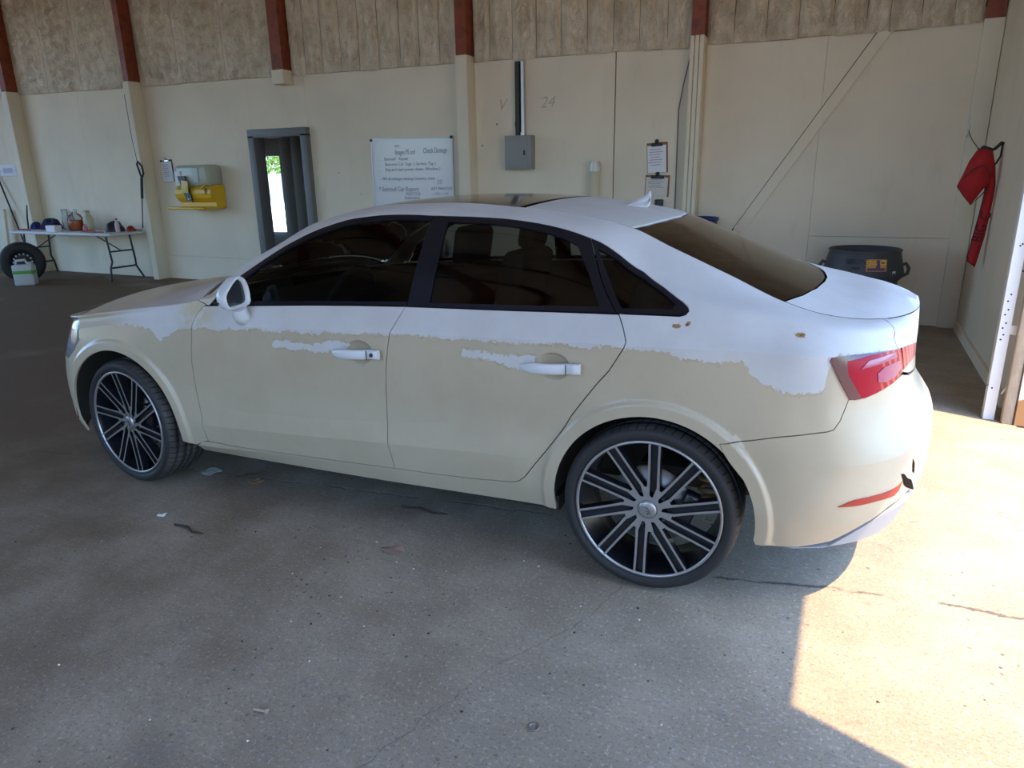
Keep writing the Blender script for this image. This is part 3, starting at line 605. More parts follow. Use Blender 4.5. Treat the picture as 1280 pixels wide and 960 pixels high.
class Panel:                     # collects surface patches, then builds left, right or whole meshes
    def __init__(s): s.P = []; s.F = []; s.Nn = []; s.UV = []; s.MI = []
    def patch(s, dom, poly, holes=(), step=.045, dv=1/6, inset=.0018, lift=0, depth=.010, extra=None, mi=0):
        f = fS if dom == 'S' else fT; sc = SVS if dom == 'S' else 1.0; sgn = -1 if dom == 'S' else 1
        def prep(pl, ins):
            pl = [tuple(p) for i, p in enumerate(pl) if math.hypot(p[0]-pl[i-1][0], (p[1]-pl[i-1][1])*sc) > 1e-4]
            ar = sum(a[0]*b[1]-b[0]*a[1] for a, b in zip(pl, pl[1:]+pl[:1]))
            if ar < 0: pl = pl[::-1]
            pl = resample(pl, sc, step*.7); Q = np.array(pl)
            if abs(ins) > 1e-9:
                A, B_, N = frame(f, Q); pr, nx = np.roll(Q, 1, 0), np.roll(Q, -1, 0)
                def inn(d):
                    t = A*d[:, :1]+B_*d[:, 1:]; t /= np.maximum(np.linalg.norm(t, axis=1, keepdims=True), 1e-9); return np.cross(N, t)
                d3 = inn(Q-pr)+inn(nx-Q); d3 /= np.maximum(np.linalg.norm(d3, axis=1, keepdims=True), .6)
                G11, G12, G22 = (A*A).sum(1), (A*B_).sum(1), (B_*B_).sum(1); r1, r2 = (A*d3).sum(1), (B_*d3).sum(1); D = np.maximum(G11*G22-G12**2, 1e-6)
                st = np.stack([(r1*G22-r2*G12)/D, (r2*G11-r1*G12)/D], 1)*ins; mx = np.array([.02, .02/sc]); Q = Q+np.clip(st, -mx, mx)
            return Q
        O = prep(list(poly), inset); H = [prep(list(h), -.0005) for h in holes]; k = np.array([1, sc])
        lo, hi = O.min(0), O.max(0)
        if dom == 'S': gx = np.arange(math.floor(lo[0]/step)*step, hi[0], step); gy = np.arange(math.floor(lo[1]/dv)*dv, hi[1]+dv, dv)
        else: gx = np.arange(lo[0], hi[0], step); gy = np.arange(lo[1], hi[1], step)
        G = np.stack(np.meshgrid(gx, gy, indexing='ij'), -1).reshape(-1, 2)
        if extra is not None: G = np.concatenate([G[np.min(np.hypot(*((G[:, None]-extra[None])*k).transpose(2, 0, 1)), 1) > .011], extra])
        G = G[inpoly(G, O)]; dm = segdist(G*k, O*k) > step*.22
        for h in H: dm &= ~inpoly(G, h) & (segdist(G*k, h*k) > step*.22)
        G = G[dm]
        V = [Vector(p*k) for p in O]; E = [(i, (i+1) % len(O)) for i in range(len(O))]
        for h in H: b0 = len(V); V += [Vector(p*k) for p in h]; E += [(b0+i, b0+(i+1) % len(h)) for i in range(len(h))]
        V += [Vector(p*k) for p in G]
        vs, es, fs, *_ = delaunay_2d_cdt(V, E, [], 0, 1e-6)
        Q = np.array([tuple(v) for v in vs])/k; fs = np.array([t for t in fs if len(t) == 3]); C = Q[fs].mean(1)
        keep = inpoly(C, O)
        for h in H: keep &= ~inpoly(C, h)
        fs, C = fs[keep], C[keep]
        a2 = (Q[fs[:, 1]]-Q[fs[:, 0]]); b2 = (Q[fs[:, 2]]-Q[fs[:, 0]]); fl = (a2[:, 0]*b2[:, 1]-a2[:, 1]*b2[:, 0]) < 0; fs[fl] = fs[fl][:, ::-1]
        _, _, N = frame(f, Q); P = f(Q)
        if lift: P = P+N*lift
        L = Q[fs].reshape(-1, 2); Cc = np.repeat(C, 3, 0).reshape(-1, 2); Lq = L.copy()
        if dom == 'S': near = np.abs(L[:, 1]-np.round(L[:, 1])) < .03; Lq[near] += (Cc-L)[near]*.3
        _, _, NL = frame(f, Lq)
        b0 = len(s.P)
        uv = np.stack([Q[:, 0], P[:, 2]-row('E', Q[:, 0])[:, 2]], 1) if dom == 'S' else np.stack([Q[:, 0], np.full(len(Q), 1.0)], 1)
        s.P += [tuple(p) for p in P]; uvl = list(map(tuple, uv)); NLr = NL.reshape(-1, 3, 3)
        for t, nn in zip(fs, NLr): s.F.append(tuple(int(i)+b0 for i in t)); s.Nn.append(nn); s.UV.append([uvl[i] for i in t]); s.MI.append(mi)
        if depth:
            cnt = {}
            for t in fs:
                for i in range(3):
                    e = (int(t[i]), int(t[(i+1) % 3])); cnt[e] = 1
            for (a, b) in [e for e in cnt if (e[1], e[0]) not in cnt]:
                pa, pb = P[a], P[b]; qa, qb = pa-N[a]*depth, pb-N[b]*depth; k0 = len(s.P); s.P += [tuple(pb), tuple(pa), tuple(qa), tuple(qb)]
                s.F.append((k0, k0+1, k0+2, k0+3)); nn = np.cross(pa-pb, qa-pa); nn = nn/max(np.linalg.norm(nn), 1e-9); s.Nn.append([nn]*4); s.UV.append([uvl[b], uvl[a], uvl[a], uvl[b]]); s.MI.append(mi)
        return s
    def mesh(s, name, mats, mirror=False, both=False):
        P = list(s.P); F = list(s.F); Nn = [np.array(n_) for n_ in s.Nn]; UV = list(s.UV); MI = list(s.MI)
        def flip(P, F, Nn, UV):
            return [(p[0], -p[1], p[2]) for p in P], [t[::-1] for t in F], [n_[::-1]*[1, -1, 1] for n_ in Nn], [u_[::-1] for u_ in UV]
        if mirror: P, F, Nn, UV = flip(P, F, Nn, UV)
        me = bpy.data.meshes.new(name); me.from_pydata(P, [], F)
        for m in mats: me.materials.append(m)
        me.polygons.foreach_set('material_index', MI); me.polygons.foreach_set('use_smooth', [True]*len(F))
        ul = me.uv_layers.new(name='side').data; ul.foreach_set('uv', [c for t in UV for q in t for c in q])
        me.normals_split_custom_set([tuple(v) for n_ in Nn for v in n_]); me.update(); return me
    def build(s, name, mats, parent, mirror=False, label=None):
        mats = mats if isinstance(mats, (list, tuple)) else [mats]
        o = bpy.data.objects.new(name, s.mesh(name, mats, mirror)); col.objects.link(o); o.parent = parent
        if label: o['label'] = label
        return o
# inverse of the side surface: (x, z) -> (u, v), by grid search and Newton steps
_gu, _gv = np.meshgrid(np.linspace(-3.5, 1.1, 460), np.linspace(0, 6, 181), indexing='ij'); _gp = S(_gu, _gv, False)[..., [0, 2]].reshape(-1, 2); _gq = np.stack([_gu, _gv], -1).reshape(-1, 2)
def inv_many(X):
    X = np.array(X, float); q = np.stack([_gq[((_gp-p)**2).sum(1).argmin()] for p in X]); g = lambda a: S(a[:, 0], a[:, 1], False)[:, [0, 2]]
    for _ in range(6):
        e = 1e-4; b = g(q); r = b-X; a1 = (g(q+[e, 0])-b)/e; a2 = (g(q+[0, e])-b)/e; D = a1[:, 0]*a2[:, 1]-a1[:, 1]*a2[:, 0]; D = np.where(np.abs(D) < 1e-7, 1e-7, D)
        st = np.stack([(r[:, 0]*a2[:, 1]-r[:, 1]*a2[:, 0])/D, (a1[:, 0]*r[:, 1]-a1[:, 1]*r[:, 0])/D], 1)
        q = q-np.clip(st, -.08, .08); q[:, 1] = np.clip(q[:, 1], 0, 9)
    return [(float(a), float(b)) for a, b in q]
def arc(k, a0, a1, n=26, dr=0): cx, cz, R = ARCH[k]; return inv_many([(cx+(R+dr)*math.cos(a), cz+(R+dr)*math.sin(a)) for a in np.radians(np.linspace(a0, a1, n))])
_hf = S(np.array([-1.178]), np.array([4.30]), False)[0]; _hr = S(np.array([-.350]), np.array([4.33]), False)[0]
SCOOP += [(_hf[0], _hf[2], .062, .050, .027), (_hr[0], _hr[2], .062, .050, .027)]
RINGS = (.012, .026, .034, .039, .0435, .048, .0525, .057, .062, .069, .080)
xarcR = np.array([p for d in RINGS for p in arc(0, 196, -8, 70, d)])
xarcF = np.array([p for d in RINGS for p in arc(1, 190, -12, 70, d)])
def sc_extra(c): return np.array(inv_many([(c[0]+.066*r*math.cos(a), c[1]+.054*r*math.sin(a)) for r in (.2, .45, .65, .8, .9, .97, 1.05) for a in np.linspace(0, 2*math.pi, 20, endpoint=False)]))
# --- outlines in (u, v) of the side surface
FD, DD, DQ, DB, QB = L['FD'], L['DD'], L['DQ'], L['DB'], L['QB']
DD = [(-.9795, 5.98)]+DD[1:]
arcR = arc(0, 191, -11, 40); arcR = [(arcR[0][0], 0.0)]+[q for q in arcR if q[1] > .02]+[(arcR[-1][0], 0.0)]
a_top = arc(0, 180, 29.5, 40)
arcRq = [(-.351, 0.0)]+arc(0, 188, 40, 30)+[(.2383, 3.23)]
arcRb = arc(0, 30, -10, 14)
TSl = [(.77, 9.0), (.79, 8.6), (.8104, 7.466), (.8143, 6.724), (.7949, 6.042), (.815, 5.28), (.8418, 4.9), (.868, 4.62), (.878, 4.50)]
DT = [tuple(p) for p in L['DLO_TOP']]; DT = [(p[0], min(p[1], 8.02)) for p in DT]
body = [(-2.19, 0.0)]+arcRq+QB[1:]+[(.66, 4.215), (.75, 4.31), (.82, 4.40)]+TSl[::-1]+[(.6, 9.0), (.4, 9.0), (-.175, 9.0), (-1.345, 9.0), (-2.15, 9.0), (-2.10, 8.0)]+[(-2.0677, 6.884), (-2.0255, 6.255), (-2.015, 6.06)]+DT[:-1]+[(.076, 6.0), (-.1285, 6.0)]+DQ[1:]+DB[::-1][1:]+[(-2.15, 1.2), (-2.19, .95)]
door_f = [(-2.035, 5.985), (-2.063, 5.656)]+FD[3:]+DB[1:5]+DD[::-1]
door_r = DD+DB[5:]+DQ[::-1][1:-1]+[(-.1285, 5.98)]
arcFf = arc(1, -7, 158, 44); arcFb = arc(1, 160, 192, 10); jF = arcFf[-1]; arcFb[0] = jF
fend = [(-2.19, 1.0)]+arcFf+[(-3.009, 3.425), (-2.936, 3.84), (-2.888, 4.38), (-2.902, 5.06), (-2.93, 6.6), (-2.96, 9.0), (-2.15, 9.0), (-2.10, 8.0), (-2.0677, 6.884), (-2.0255, 6.255), (-2.035, 6.0), (-2.063, 5.656)]+FD[3:]+[(-2.14, 1.2)]
bump_f = [(-3.9, 0.0)]+[(arcFb[-1][0], 0.0)]+arcFb[::-1]+[(-3.009, 3.425), (-3.15, 3.55), (-3.36, 3.8), (-3.42, 4.6), (-3.30, 5.6), (-3.10, 6.0), (-2.93, 6.6), (-2.96, 9.0), (-3.9, 9.0)]
head = [(-3.009, 3.425), (-2.936, 3.84), (-2.888, 4.38), (-2.902, 5.06), (-2.93, 6.6), (-3.10, 6.0), (-3.30, 5.6), (-3.42, 4.6), (-3.36, 3.8), (-3.15, 3.55)]
cut = [(.42, 0.0), (.50, .06), (.594, .29), (.684, .835), (.768, 1.26), (.878, 1.53), (1.0, 1.50), (1.4, 1.45)]
bump_r = [(.3764, 0.0)]+cut+[(1.4, 4.34), (1.1, 4.34), (.95, 4.38), (.878, 4.46), (.82, 4.40), (.75, 4.31), (.66, 4.215)]+QB[::-1][:-1]+[(.2383, 3.23)]+[q for q in arcRb if q[1] > .02]
lid = TSl+[(.95, 4.42), (1.1, 4.38), (1.4, 4.38), (1.4, 9.0)]
lamp_top = L['LIGHT']; lamp_bot = L['LIGHT2']
lampA = [lamp_top[0]]+lamp_top[1:6]+[(.832, 5.10), (.868, 4.64), (.862, 4.50)]+lamp_bot[2:-1]+L['LIGHT_L']
lampA = [p for i, p in enumerate(lampA) if i == 0 or p != lampA[i-1]]
lampB = [(.842, 5.11), (.93, 5.22), (1.06, 5.20), (1.06, 4.75), (.96, 4.66), (.906, 4.60), (.873, 4.55)]
refl = [(.587, 1.61), (.63, 1.82), (.6875, 1.87), (.7545, 1.90), (.792, 1.97), (.808, 2.08), (.800, 1.80), (.780, 1.665), (.706, 1.66), (.6406, 1.612)]
# --- build every side panel twice (left as photographed, right mirrored)
def two(panel, name, mats, parents, label=None): return [panel.build(name, mats, parents[i], bool(i), label if i == 0 else None) for i in (0, 1)]
cc = (car, car)
two(Panel().patch('S', body, extra=xarcR), 'body_side', M_paint, cc, 'peeled body side with rust spots and jagged clear coat edge')
two(Panel().patch('S', fend, extra=xarcF), 'front_fender', M_paint, cc)
fdoor = two(Panel().patch('S', door_f, extra=sc_extra((_hf[0], _hf[2]))), 'front_door', M_paint, cc)
rdoor = two(Panel().patch('S', door_r, extra=sc_extra((_hr[0], _hr[2]))), 'rear_door', M_paint, cc)
fb = Panel().patch('S', bump_f, extra=xarcF); fbo = two(fb, 'front_bumper', M_paint, cc)
two(Panel().patch('S', [(-3.9, 1.1), (-3.70, 1.2), (-3.60, 2.6), (-3.56, 5.2), (-3.62, 6.6), (-3.9, 7.0)], lift=.004, depth=.02, inset=0), 'grille', M_black, fbo)
two(Panel().patch('S', [(-3.48, 1.0), (-3.22, 1.05), (-3.18, 2.2), (-3.42, 2.0)], lift=.003, depth=.01, inset=0), 'air_intake', M_black, fbo)
two(Panel().patch('S', head, lift=-.002), 'headlight', M_head, cc)
rbo = two(Panel().patch('S', bump_r, extra=xarcR), 'rear_bumper', M_paint, cc, 'cracked sunlit rear bumper with torn lower edge')
la = Panel().patch('S', lampA, step=.02, lift=.004, depth=.02)
lamps = two(la, 'tail_light', M_lamp, cc, 'red tail light lens with smoked corner')
lb = Panel().patch('S', lampB, step=.02, lift=.004, depth=.02)
ctr = np.array([(.62, 4.66)])
drk = [(.5337, 4.92), (.5398, 4.983), (.5635, 5.008), (.70, 5.07), (.75, 5.07), (.74, 4.985), (.66, 4.965), (.585, 4.90), (.592, 4.66), (.6375, 4.27), (.6375, 4.20), (.6018, 4.222), (.5785, 4.444), (.5558, 4.677)]
two(Panel().patch('S', drk, step=.02, lift=.0055, depth=.001, inset=.001), 'smoked_corner', M_lampd, lamps)
two(Panel().patch('S', [(.70, 4.62), (.735, 4.72), (.83, 4.78), (.845, 4.62), (.80, 4.47), (.74, 4.42), (.705, 4.46)], step=.02, lift=.006, depth=.002, inset=.001), 'lamp_window', M_lampp, lamps)
two(Panel().patch('S', [(.63, 4.73), (.66, 4.88), (.80, 4.96), (.81, 4.84), (.74, 4.79)], step=.02, lift=.0058, depth=.001, inset=.001), 'lamp_window', M_lampp, lamps)
two(Panel().patch('S', refl, step=.02, lift=.003, depth=.004, inset=0), 'reflector', M_refl, rbo, 'red reflector strip')
# torn hole, shade inside painted as a near-black patch, and hanging valance below
two(Panel().patch('S', [(.797, 2.36), (.815, 2.30), (.838, 2.10), (.872, 1.93), (.8887, 1.759), (.925, 1.42), (.935, 1.32), (.895, 1.50), (.8497, 1.725), (.825, 1.90), (.812, 2.10)], step=.02, lift=.0015, depth=0, inset=0), 'torn_hole', M_torn, rbo)
two(Panel().patch('S', [(.857, 2.685), (.8758, 2.45), (.885, 2.09), (.868, 2.22), (.860, 2.45)], step=.02, lift=.0015, depth=0, inset=0), 'crack', M_torn, rbo)
val = [(.46, -.0), (.585, .02), (.668, .56), (.752, 1.02), (.86, 1.36), (1.0, 1.36), (1.4, 1.3), (1.4, 0.0)]
vo = two(Panel().patch('S', val, lift=-.004, depth=.012), 'bumper_valance', M_grey, cc, 'hanging scuffed grey lower valance')
# glasshouse: black frames with the glass set in them
def split_top(a, b): return [p for p in DT if a <= p[0] <= b]
f_fr = [(-2.0008, 6.05)]+split_top(-1.99, -.95)+[(-.9425, 8.0), (-.9595, 6.99), (-.975, 6.0), (-1.4, 5.985), (-1.8248, 6.0)]
r_fr = [(-.9425, 8.0)]+split_top(-.93, -.30)+[(-.285, 7.96), (-.212, 7.0), (-.135, 6.0), (-.59, 5.985), (-.975, 5.985), (-.9595, 6.99)]
q_fr = [(-.285, 7.96)]+split_top(-.28, .11)+[(.076, 6.03), (-.135, 6.0), (-.212, 7.0)]
FG, RG, QG = L['FGLASS'], L['RGLASS'], L['QGLASS']
fr_f = two(Panel().patch('S', f_fr, holes=[FG], lift=.001), 'window_frame', M_trim, fdoor); two(Panel().patch('S', FG, inset=-.003, lift=-.006, depth=.003), 'window_glass', M_tint, fdoor)
two(Panel().patch('S', r_fr, holes=[RG], lift=.001), 'window_frame', M_trim, rdoor); two(Panel().patch('S', RG, inset=-.003, lift=-.006, depth=.003), 'window_glass', M_tint, rdoor)
qf = two(Panel().patch('S', q_fr, holes=[QG], lift=.001), 'quarter_window', M_trim, cc); two(Panel().patch('S', QG, inset=-.003, lift=-.006, depth=.003), 'window_glass', M_tint, qf)
# --- upper skins
def railpts(x0, x1, n, sy=-1):
    return [(x, sy*float(rail(x)[0])) for x in np.linspace(x0, x1, n)]
def sym(left): return left+[(x, -y) for x, y in left[::-1] if abs(y) > 1e-6]
RGT = [(-.173, -.53), (-.139, -.417), (-.105, -.224), (-.088, 0.)]
RGB = [(.382, -.617), (.433, -.485), (.476, -.318), (.501, -.143), (.51, 0.)]
COWL = [(-2.15, -.757), (-2.20, -.60), (-2.29, -.35), (-2.34, 0.)]
WST = [(-1.335, -.563), (-1.36, -.30), (-1.37, 0.)]
nose = [(x, -max(y, 0)) for x, y in [(float(p[0]), float(p[1])) for p in S(np.linspace(-3.9, -2.9, 30), np.full(30, 9.0), False)]]
nose[0] = (nose[0][0], 0.0)
hood = [(-3.36, 0.0)]+[(max(x, -3.36), y) for x, y in nose[2:]]+railpts(-2.87, -2.17, 14)+COWL
Panel().patch('T', sym(hood[1:]), step=.06).build('hood', M_paint, car)
wsl = [(-2.12, -.748)]+railpts(-2.08, -1.345, 12)+WST
wb0 = [(-2.145+.02, -.745), (-2.17, -.60), (-2.26, -.35), (-2.31, 0.)]
wsp = sym(wsl)+[(x, y) for x, y in [(x, -y) for x, y in wb0[:-1]]]+[wb0[-1]]+wb0[:-1][::-1][:-1]
ws = Panel().patch('T', wsp, step=.06, lift=-.004).build('windscreen', M_ws, car)
Panel().patch('T', sym([(-2.15, -.752), (-2.21, -.595), (-2.30, -.35), (-2.35, 0.)])+[(x, y) for x, y in [(-2.31, 0.), (-2.26, -.35), (-2.17, -.60), (-2.125, -.745)]][::-1][:0]+[(-2.125, .745), (-2.17, .60), (-2.26, .35), (-2.31, 0.), (-2.26, -.35), (-2.17, -.60), (-2.125, -.745)], step=.05, lift=-.008).build('cowl', M_black, car)
SUNR = [(-.625, -.532), (-.617, -.355), (-.613, 0.)]
sg = sym(railpts(-1.33, -.63, 14)+SUNR)+[(-1.355, .30), (-1.365, 0.), (-1.355, -.30)]
Panel().patch('T', sg, step=.06, lift=-.001).build('sunroof_glass', M_roofg, car)
roof = sym(railpts(-.60, -.185, 8)+RGT)+[(-.592, .355), (-.588, 0.), (-.592, -.355)]
Panel().patch('T', roof, step=.06).build('roof', M_paint, car)
rgl = sym(railpts(-.165, .37, 10)+RGB)+[(-.131, .417), (-.097, .224), (-.080, 0.), (-.097, -.224), (-.131, -.417)]
rw = Panel().patch('T', rgl, step=.05, lift=-.003).build('rear_window', M_rglass, car)
tl_u = np.concatenate([np.linspace(.40, .78, 12), np.linspace(.80, 1.4, 26)]); tlr = [(float(p[0]), -float(p[1])) for p in S(tl_u, np.full(len(tl_u), 9.0), False)]
tlr[-1] = (tlr[-1][0], 0.)
tpoly = sym(tlr)+[(x+.006, -y) for x, y in RGB[:-1]]+[(.516, 0.)]+[(x+.006, y) for x, y in RGB[:-1]][::-1]
tp = Panel().patch('T', tpoly, step=.045, depth=0); lp = Panel().patch('S', lid)
tlid = Panel()
for src, mir in ((tp, False), (lp, False), (lp, True)):
    k0 = len(tlid.P); sg_ = -1 if mir else 1
    tlid.P += [(p[0], sg_*p[1], p[2]) for p in src.P]
    for t, nn, uv, mi in zip(src.F, src.Nn, src.UV, src.MI):
        nn = np.array(nn)
        if mir: t, nn, uv = t[::-1], nn[::-1]*[1, -1, 1], uv[::-1]
        tlid.F.append(tuple(i+k0 for i in t)); tlid.Nn.append(nn); tlid.UV.append(uv); tlid.MI.append(mi)
tl = tlid.build('trunk_lid', M_paint, car)
two(lb, 'tail_light', M_lamp, (tl, tl))
MB().box((.822, 0, .80), (.03, .50, .115), bev=.004).build('plate_recess', M_black, tl)
# --- dark inner shell added to block light through the panel gaps, plus floor pan
mb = MB()
for sy in (-1, 1):
    uu = np.linspace(-2.95, .60, 120); vv = np.linspace(.35, 5.9, 24); U_, V_ = np.meshgrid(uu, vv, indexing='ij'); P_ = S(U_, V_, False); P_[..., 1] = np.maximum(P_[..., 1]-.045, 0); P_[..., 0] = np.where(P_[..., 0] > .3, .3+(P_[..., 0]-.3)*.87, np.where(P_[..., 0] < -2.9, -2.9+(P_[..., 0]+2.9)*.88, P_[..., 0]))
    ok = np.ones(U_.shape, bool)
    for cx, cz, R in ARCH: ok &= np.hypot(P_[..., 0]-cx, P_[..., 2]-cz) > R+.03
    P_[..., 1] *= sy; k = len(vv); vs = [tuple(p) for p in P_.reshape(-1, 3)]
    mb.add(vs, [(i*k+j, i*k+j+1, (i+1)*k+j+1, (i+1)*k+j) for i in range(len(uu)-1) for j in range(k-1) if ok[i, j] and ok[i+1, j] and ok[i, j+1] and ok[i+1, j+1]], 0, True)
mb.box((-1.32, 0, .24), (1.9, 1.55, .06)).box((-1.40, 0, .30), (3.7, .95, .08)).box((.50, 0, .62), (.4, 1.0, .10)).box((-2.85, 0, .68), (.7, .95, .08))
mb.build('inner_shell', M_gap, car)
for cx, cz, R in ARCH:
    for sy in (-1, 1): MB().lathe([(R+.012, sy*.868), (R+.022, sy*.78), (R+.02, sy*.52), (.12, sy*.515)], 28, axis='Y', a0=math.radians(-5), a1=math.radians(184), c=(cx, 0, cz)).build('wheel_arch_liner', M_gap, car, fixn=False)
MB().tube([(.23+.055*math.cos(a)-.02, -.70+.055*math.sin(a), .30+.20*a/(2*math.pi*4.5)) for a in np.linspace(0, 2*math.pi*4.5, 100)], .008, 8).build('coil_spring', M_spring, car)
# --- door handles, mirror, antenna
def handle(door, c, left, lock):
    sy = 1 if left else -1; x0, z0 = c[0], c[2]; y = -sy*c[1]; mb = MB(); n = 18
    pts = []
    for i in range(n+1):
        t = i/n; x = x0-.118+.225*t; out = .012+.026*math.sin(math.pi*min(1, t*1.15))**.6 if t < .85 else .030-.008*(t-.85)/.15
        hh = .019*(.55+.45*min(1, t*5)); pts.append((x, y-sy*out, z0-.006+.010*t, hh))
    sec = [(.5, 1), (.95, .75), (1, .2), (1, -.3), (.9, -.8), (.4, -1), (-.6, -1), (-.8, 0), (-.6, 1)]; m = len(sec); vs = []
    for x, yy, z, hh in pts: vs += [(x, yy-sy*.011*a, z+hh*b_) for a, b_ in sec]
    mb.add(vs, [(i*m+j, i*m+(j+1) % m, (i+1)*m+(j+1) % m, (i+1)*m+j) for i in range(n) for j in range(m)], 0, True)
    mb.add(vs[:m], [tuple(range(m))]); mb.add(vs[-m:], [tuple(range(m))])
    xs = x0+.060; mb.box((xs, y-sy*.040, z0+.002), (.0022, .004, .036), 1)
    if lock: mb.lathe([(.0001, -.0005), (.0075, -.0005), (.008, .003)], 16, mi=1, axis='Y', c=(x0+.083, y-sy*.0415 if left else y+.0415, z0+.004))
    return mb.build('door_handle', [M_paintp, M_black], door)
for i in (0, 1): handle(fdoor[i], (_hf[0], _hf[1], _hf[2]), i == 0, i == 0); handle(rdoor[i], (_hr[0], _hr[1], _hr[2]), i == 0, False)
def mirror(door, left):
    sy = 1 if left else -1
    W_, H_, y0_, z0_ = .132, .136, -.995, .966
    oc = [(y0_+W_*a, z0_+H_*b_) for a, b_ in [(0, .42), (0, .26), (.03, .12), (.10, .03), (.22, 0), (.5, .01), (.8, .03), (.94, .07), (1.0, .17), (1.0, .42), (.96, .68), (.88, .87), (.76, .97), (.64, 1.0), (.50, .95), (.34, .83), (.16, .65), (.05, .53)]]   # outline of the rear rim, y and z
    bm_ = []; yc, zc_ = -.932, 1.03
    def ring(x, s, dy=0, dz=0): return [(x, sy*(yc+dy+(a-yc)*s), zc_+dz+(b_-zc_)*s) for a, b_ in oc]
    X0 = -1.742
    # the rim is skewed so that its outboard edge lies further forward
    def skew(r): return [(p[0]-.20*(abs(p[1])-.835)*.55, p[1], p[2]) for p in r]
    R = [skew(ring(X0-.020, .80)), skew(ring(X0+.004, .86)), skew(ring(X0+.004, .95)), skew(ring(X0, .99)), skew(ring(X0-.012, 1.0)), skew(ring(X0-.03, .985)), skew(ring(X0-.055, .90, .005)), skew(ring(X0-.075, .72, .01)), skew(ring(X0-.09, .42, .012)), skew(ring(X0-.093, .08, .012))]
    m = len(oc); vs = [p for r in R for p in r]
    h = MB().add(vs, [(i*m+j, i*m+(j+1) % m, (i+1)*m+(j+1) % m, (i+1)*m+j) for i in range(len(R)-1) for j in range(m)], 0, True)
    h.box((X0-.055, sy*-.958, .995), (.06, .064, .007), 1)
    # foot on the door
    h.tube([(X0-.045, sy*-.855, .925), (X0-.04, sy*-.885, .915), (X0-.03, sy*-.905, .935), (X0-.025, sy*-.915, .965)], [.026, .034, .036, .032], 14)
    gl = skew(ring(X0-.016, .84)); 
    o = h.build('mirror_housing', [M_paintp, M_black], car)
    MB().add(gl, [tuple(range(m))]).build('mirror_glass', mat('mirror_glass', (.03, .032, .035), .04, metal=0, spec=.9), o)
    h2 = skew(ring(X0-.004, .885)); h1 = skew(ring(X0-.013, .82))
    return o
for i in (0, 1): mirror(fdoor[i], i == 0)
fin = MB(); pr = [(-.345, 1.352), (-.30, 1.368), (-.27, 1.378), (-.25, 1.392), (-.235, 1.408), (-.225, 1.412), (-.228, 1.395), (-.232, 1.36), (-.24, 1.34), (-.33, 1.345)]
for s0, s1, sc_ in ((-1, 1, 1),):
    n_ = len(pr); vs = []
    for yy, k_ in ((-.024, .75), (-.010, 1.0), (.010, 1.0), (.024, .75)): vs += [(x if z < 1.36 else -.27+(x+.27)*k_ if False else x, yy*(1.0 if z < 1.365 else (.45 if z < 1.39 else .2)), z if k_ == 1 else 1.345+(z-1.345)*.55) for x, z in pr]
    fin.add(vs, [(r*n_+i, r*n_+(i+1) % n_, (r+1)*n_+(i+1) % n_, (r+1)*n_+i) for r in range(3) for i in range(n_)], 0, True); fin.add(vs[:n_], [tuple(range(n_))]); fin.add(vs[-n_:], [tuple(range(n_))])
fin.build('roof_antenna', M_paintp, car)
# --- interior: seats, head restraints, wheel, dash
def seat(x, y, w, name='seat', rear=False):
    o = MB().box((x, y, .50), (.48, w, .16), bev=.04).build(name, M_seat, car)
    MB().box((0, 0, 0), (.13, w*.96, .60), bev=.045).build('backrest', M_seat, o, loc=(x+.27, y, .82), rot=(0, math.radians(14), 0))
    for k in ([0] if not rear else [-.36, 0, .36]): MB().box((0, 0, 0), (.09, .26, .17), bev=.035).build('head_restraint', M_seat, o, loc=(x+.36, y+k, 1.20 if not rear else 1.17), rot=(0, math.radians(10), 0))
for y in (-.36, .36): seat(-1.28, y, .50, 'front_seat')
seat(-.42, 0, 1.24, 'rear_seat', True)
MB().box((-1.88, 0, .86), (.42, 1.36, .18), bev=.05).build('dashboard', M_seat, car)
MB().tube([(-1.60+.06*math.sin(a), -.36+.185*math.cos(a), .90+.175*math.sin(a)) for a in np.linspace(0, 2*math.pi, 37)], .014, 8, cap=False).box((-1.62, -.36, .90), (.05, .34, .05), bev=.015).build('steering_wheel', M_seat, car)
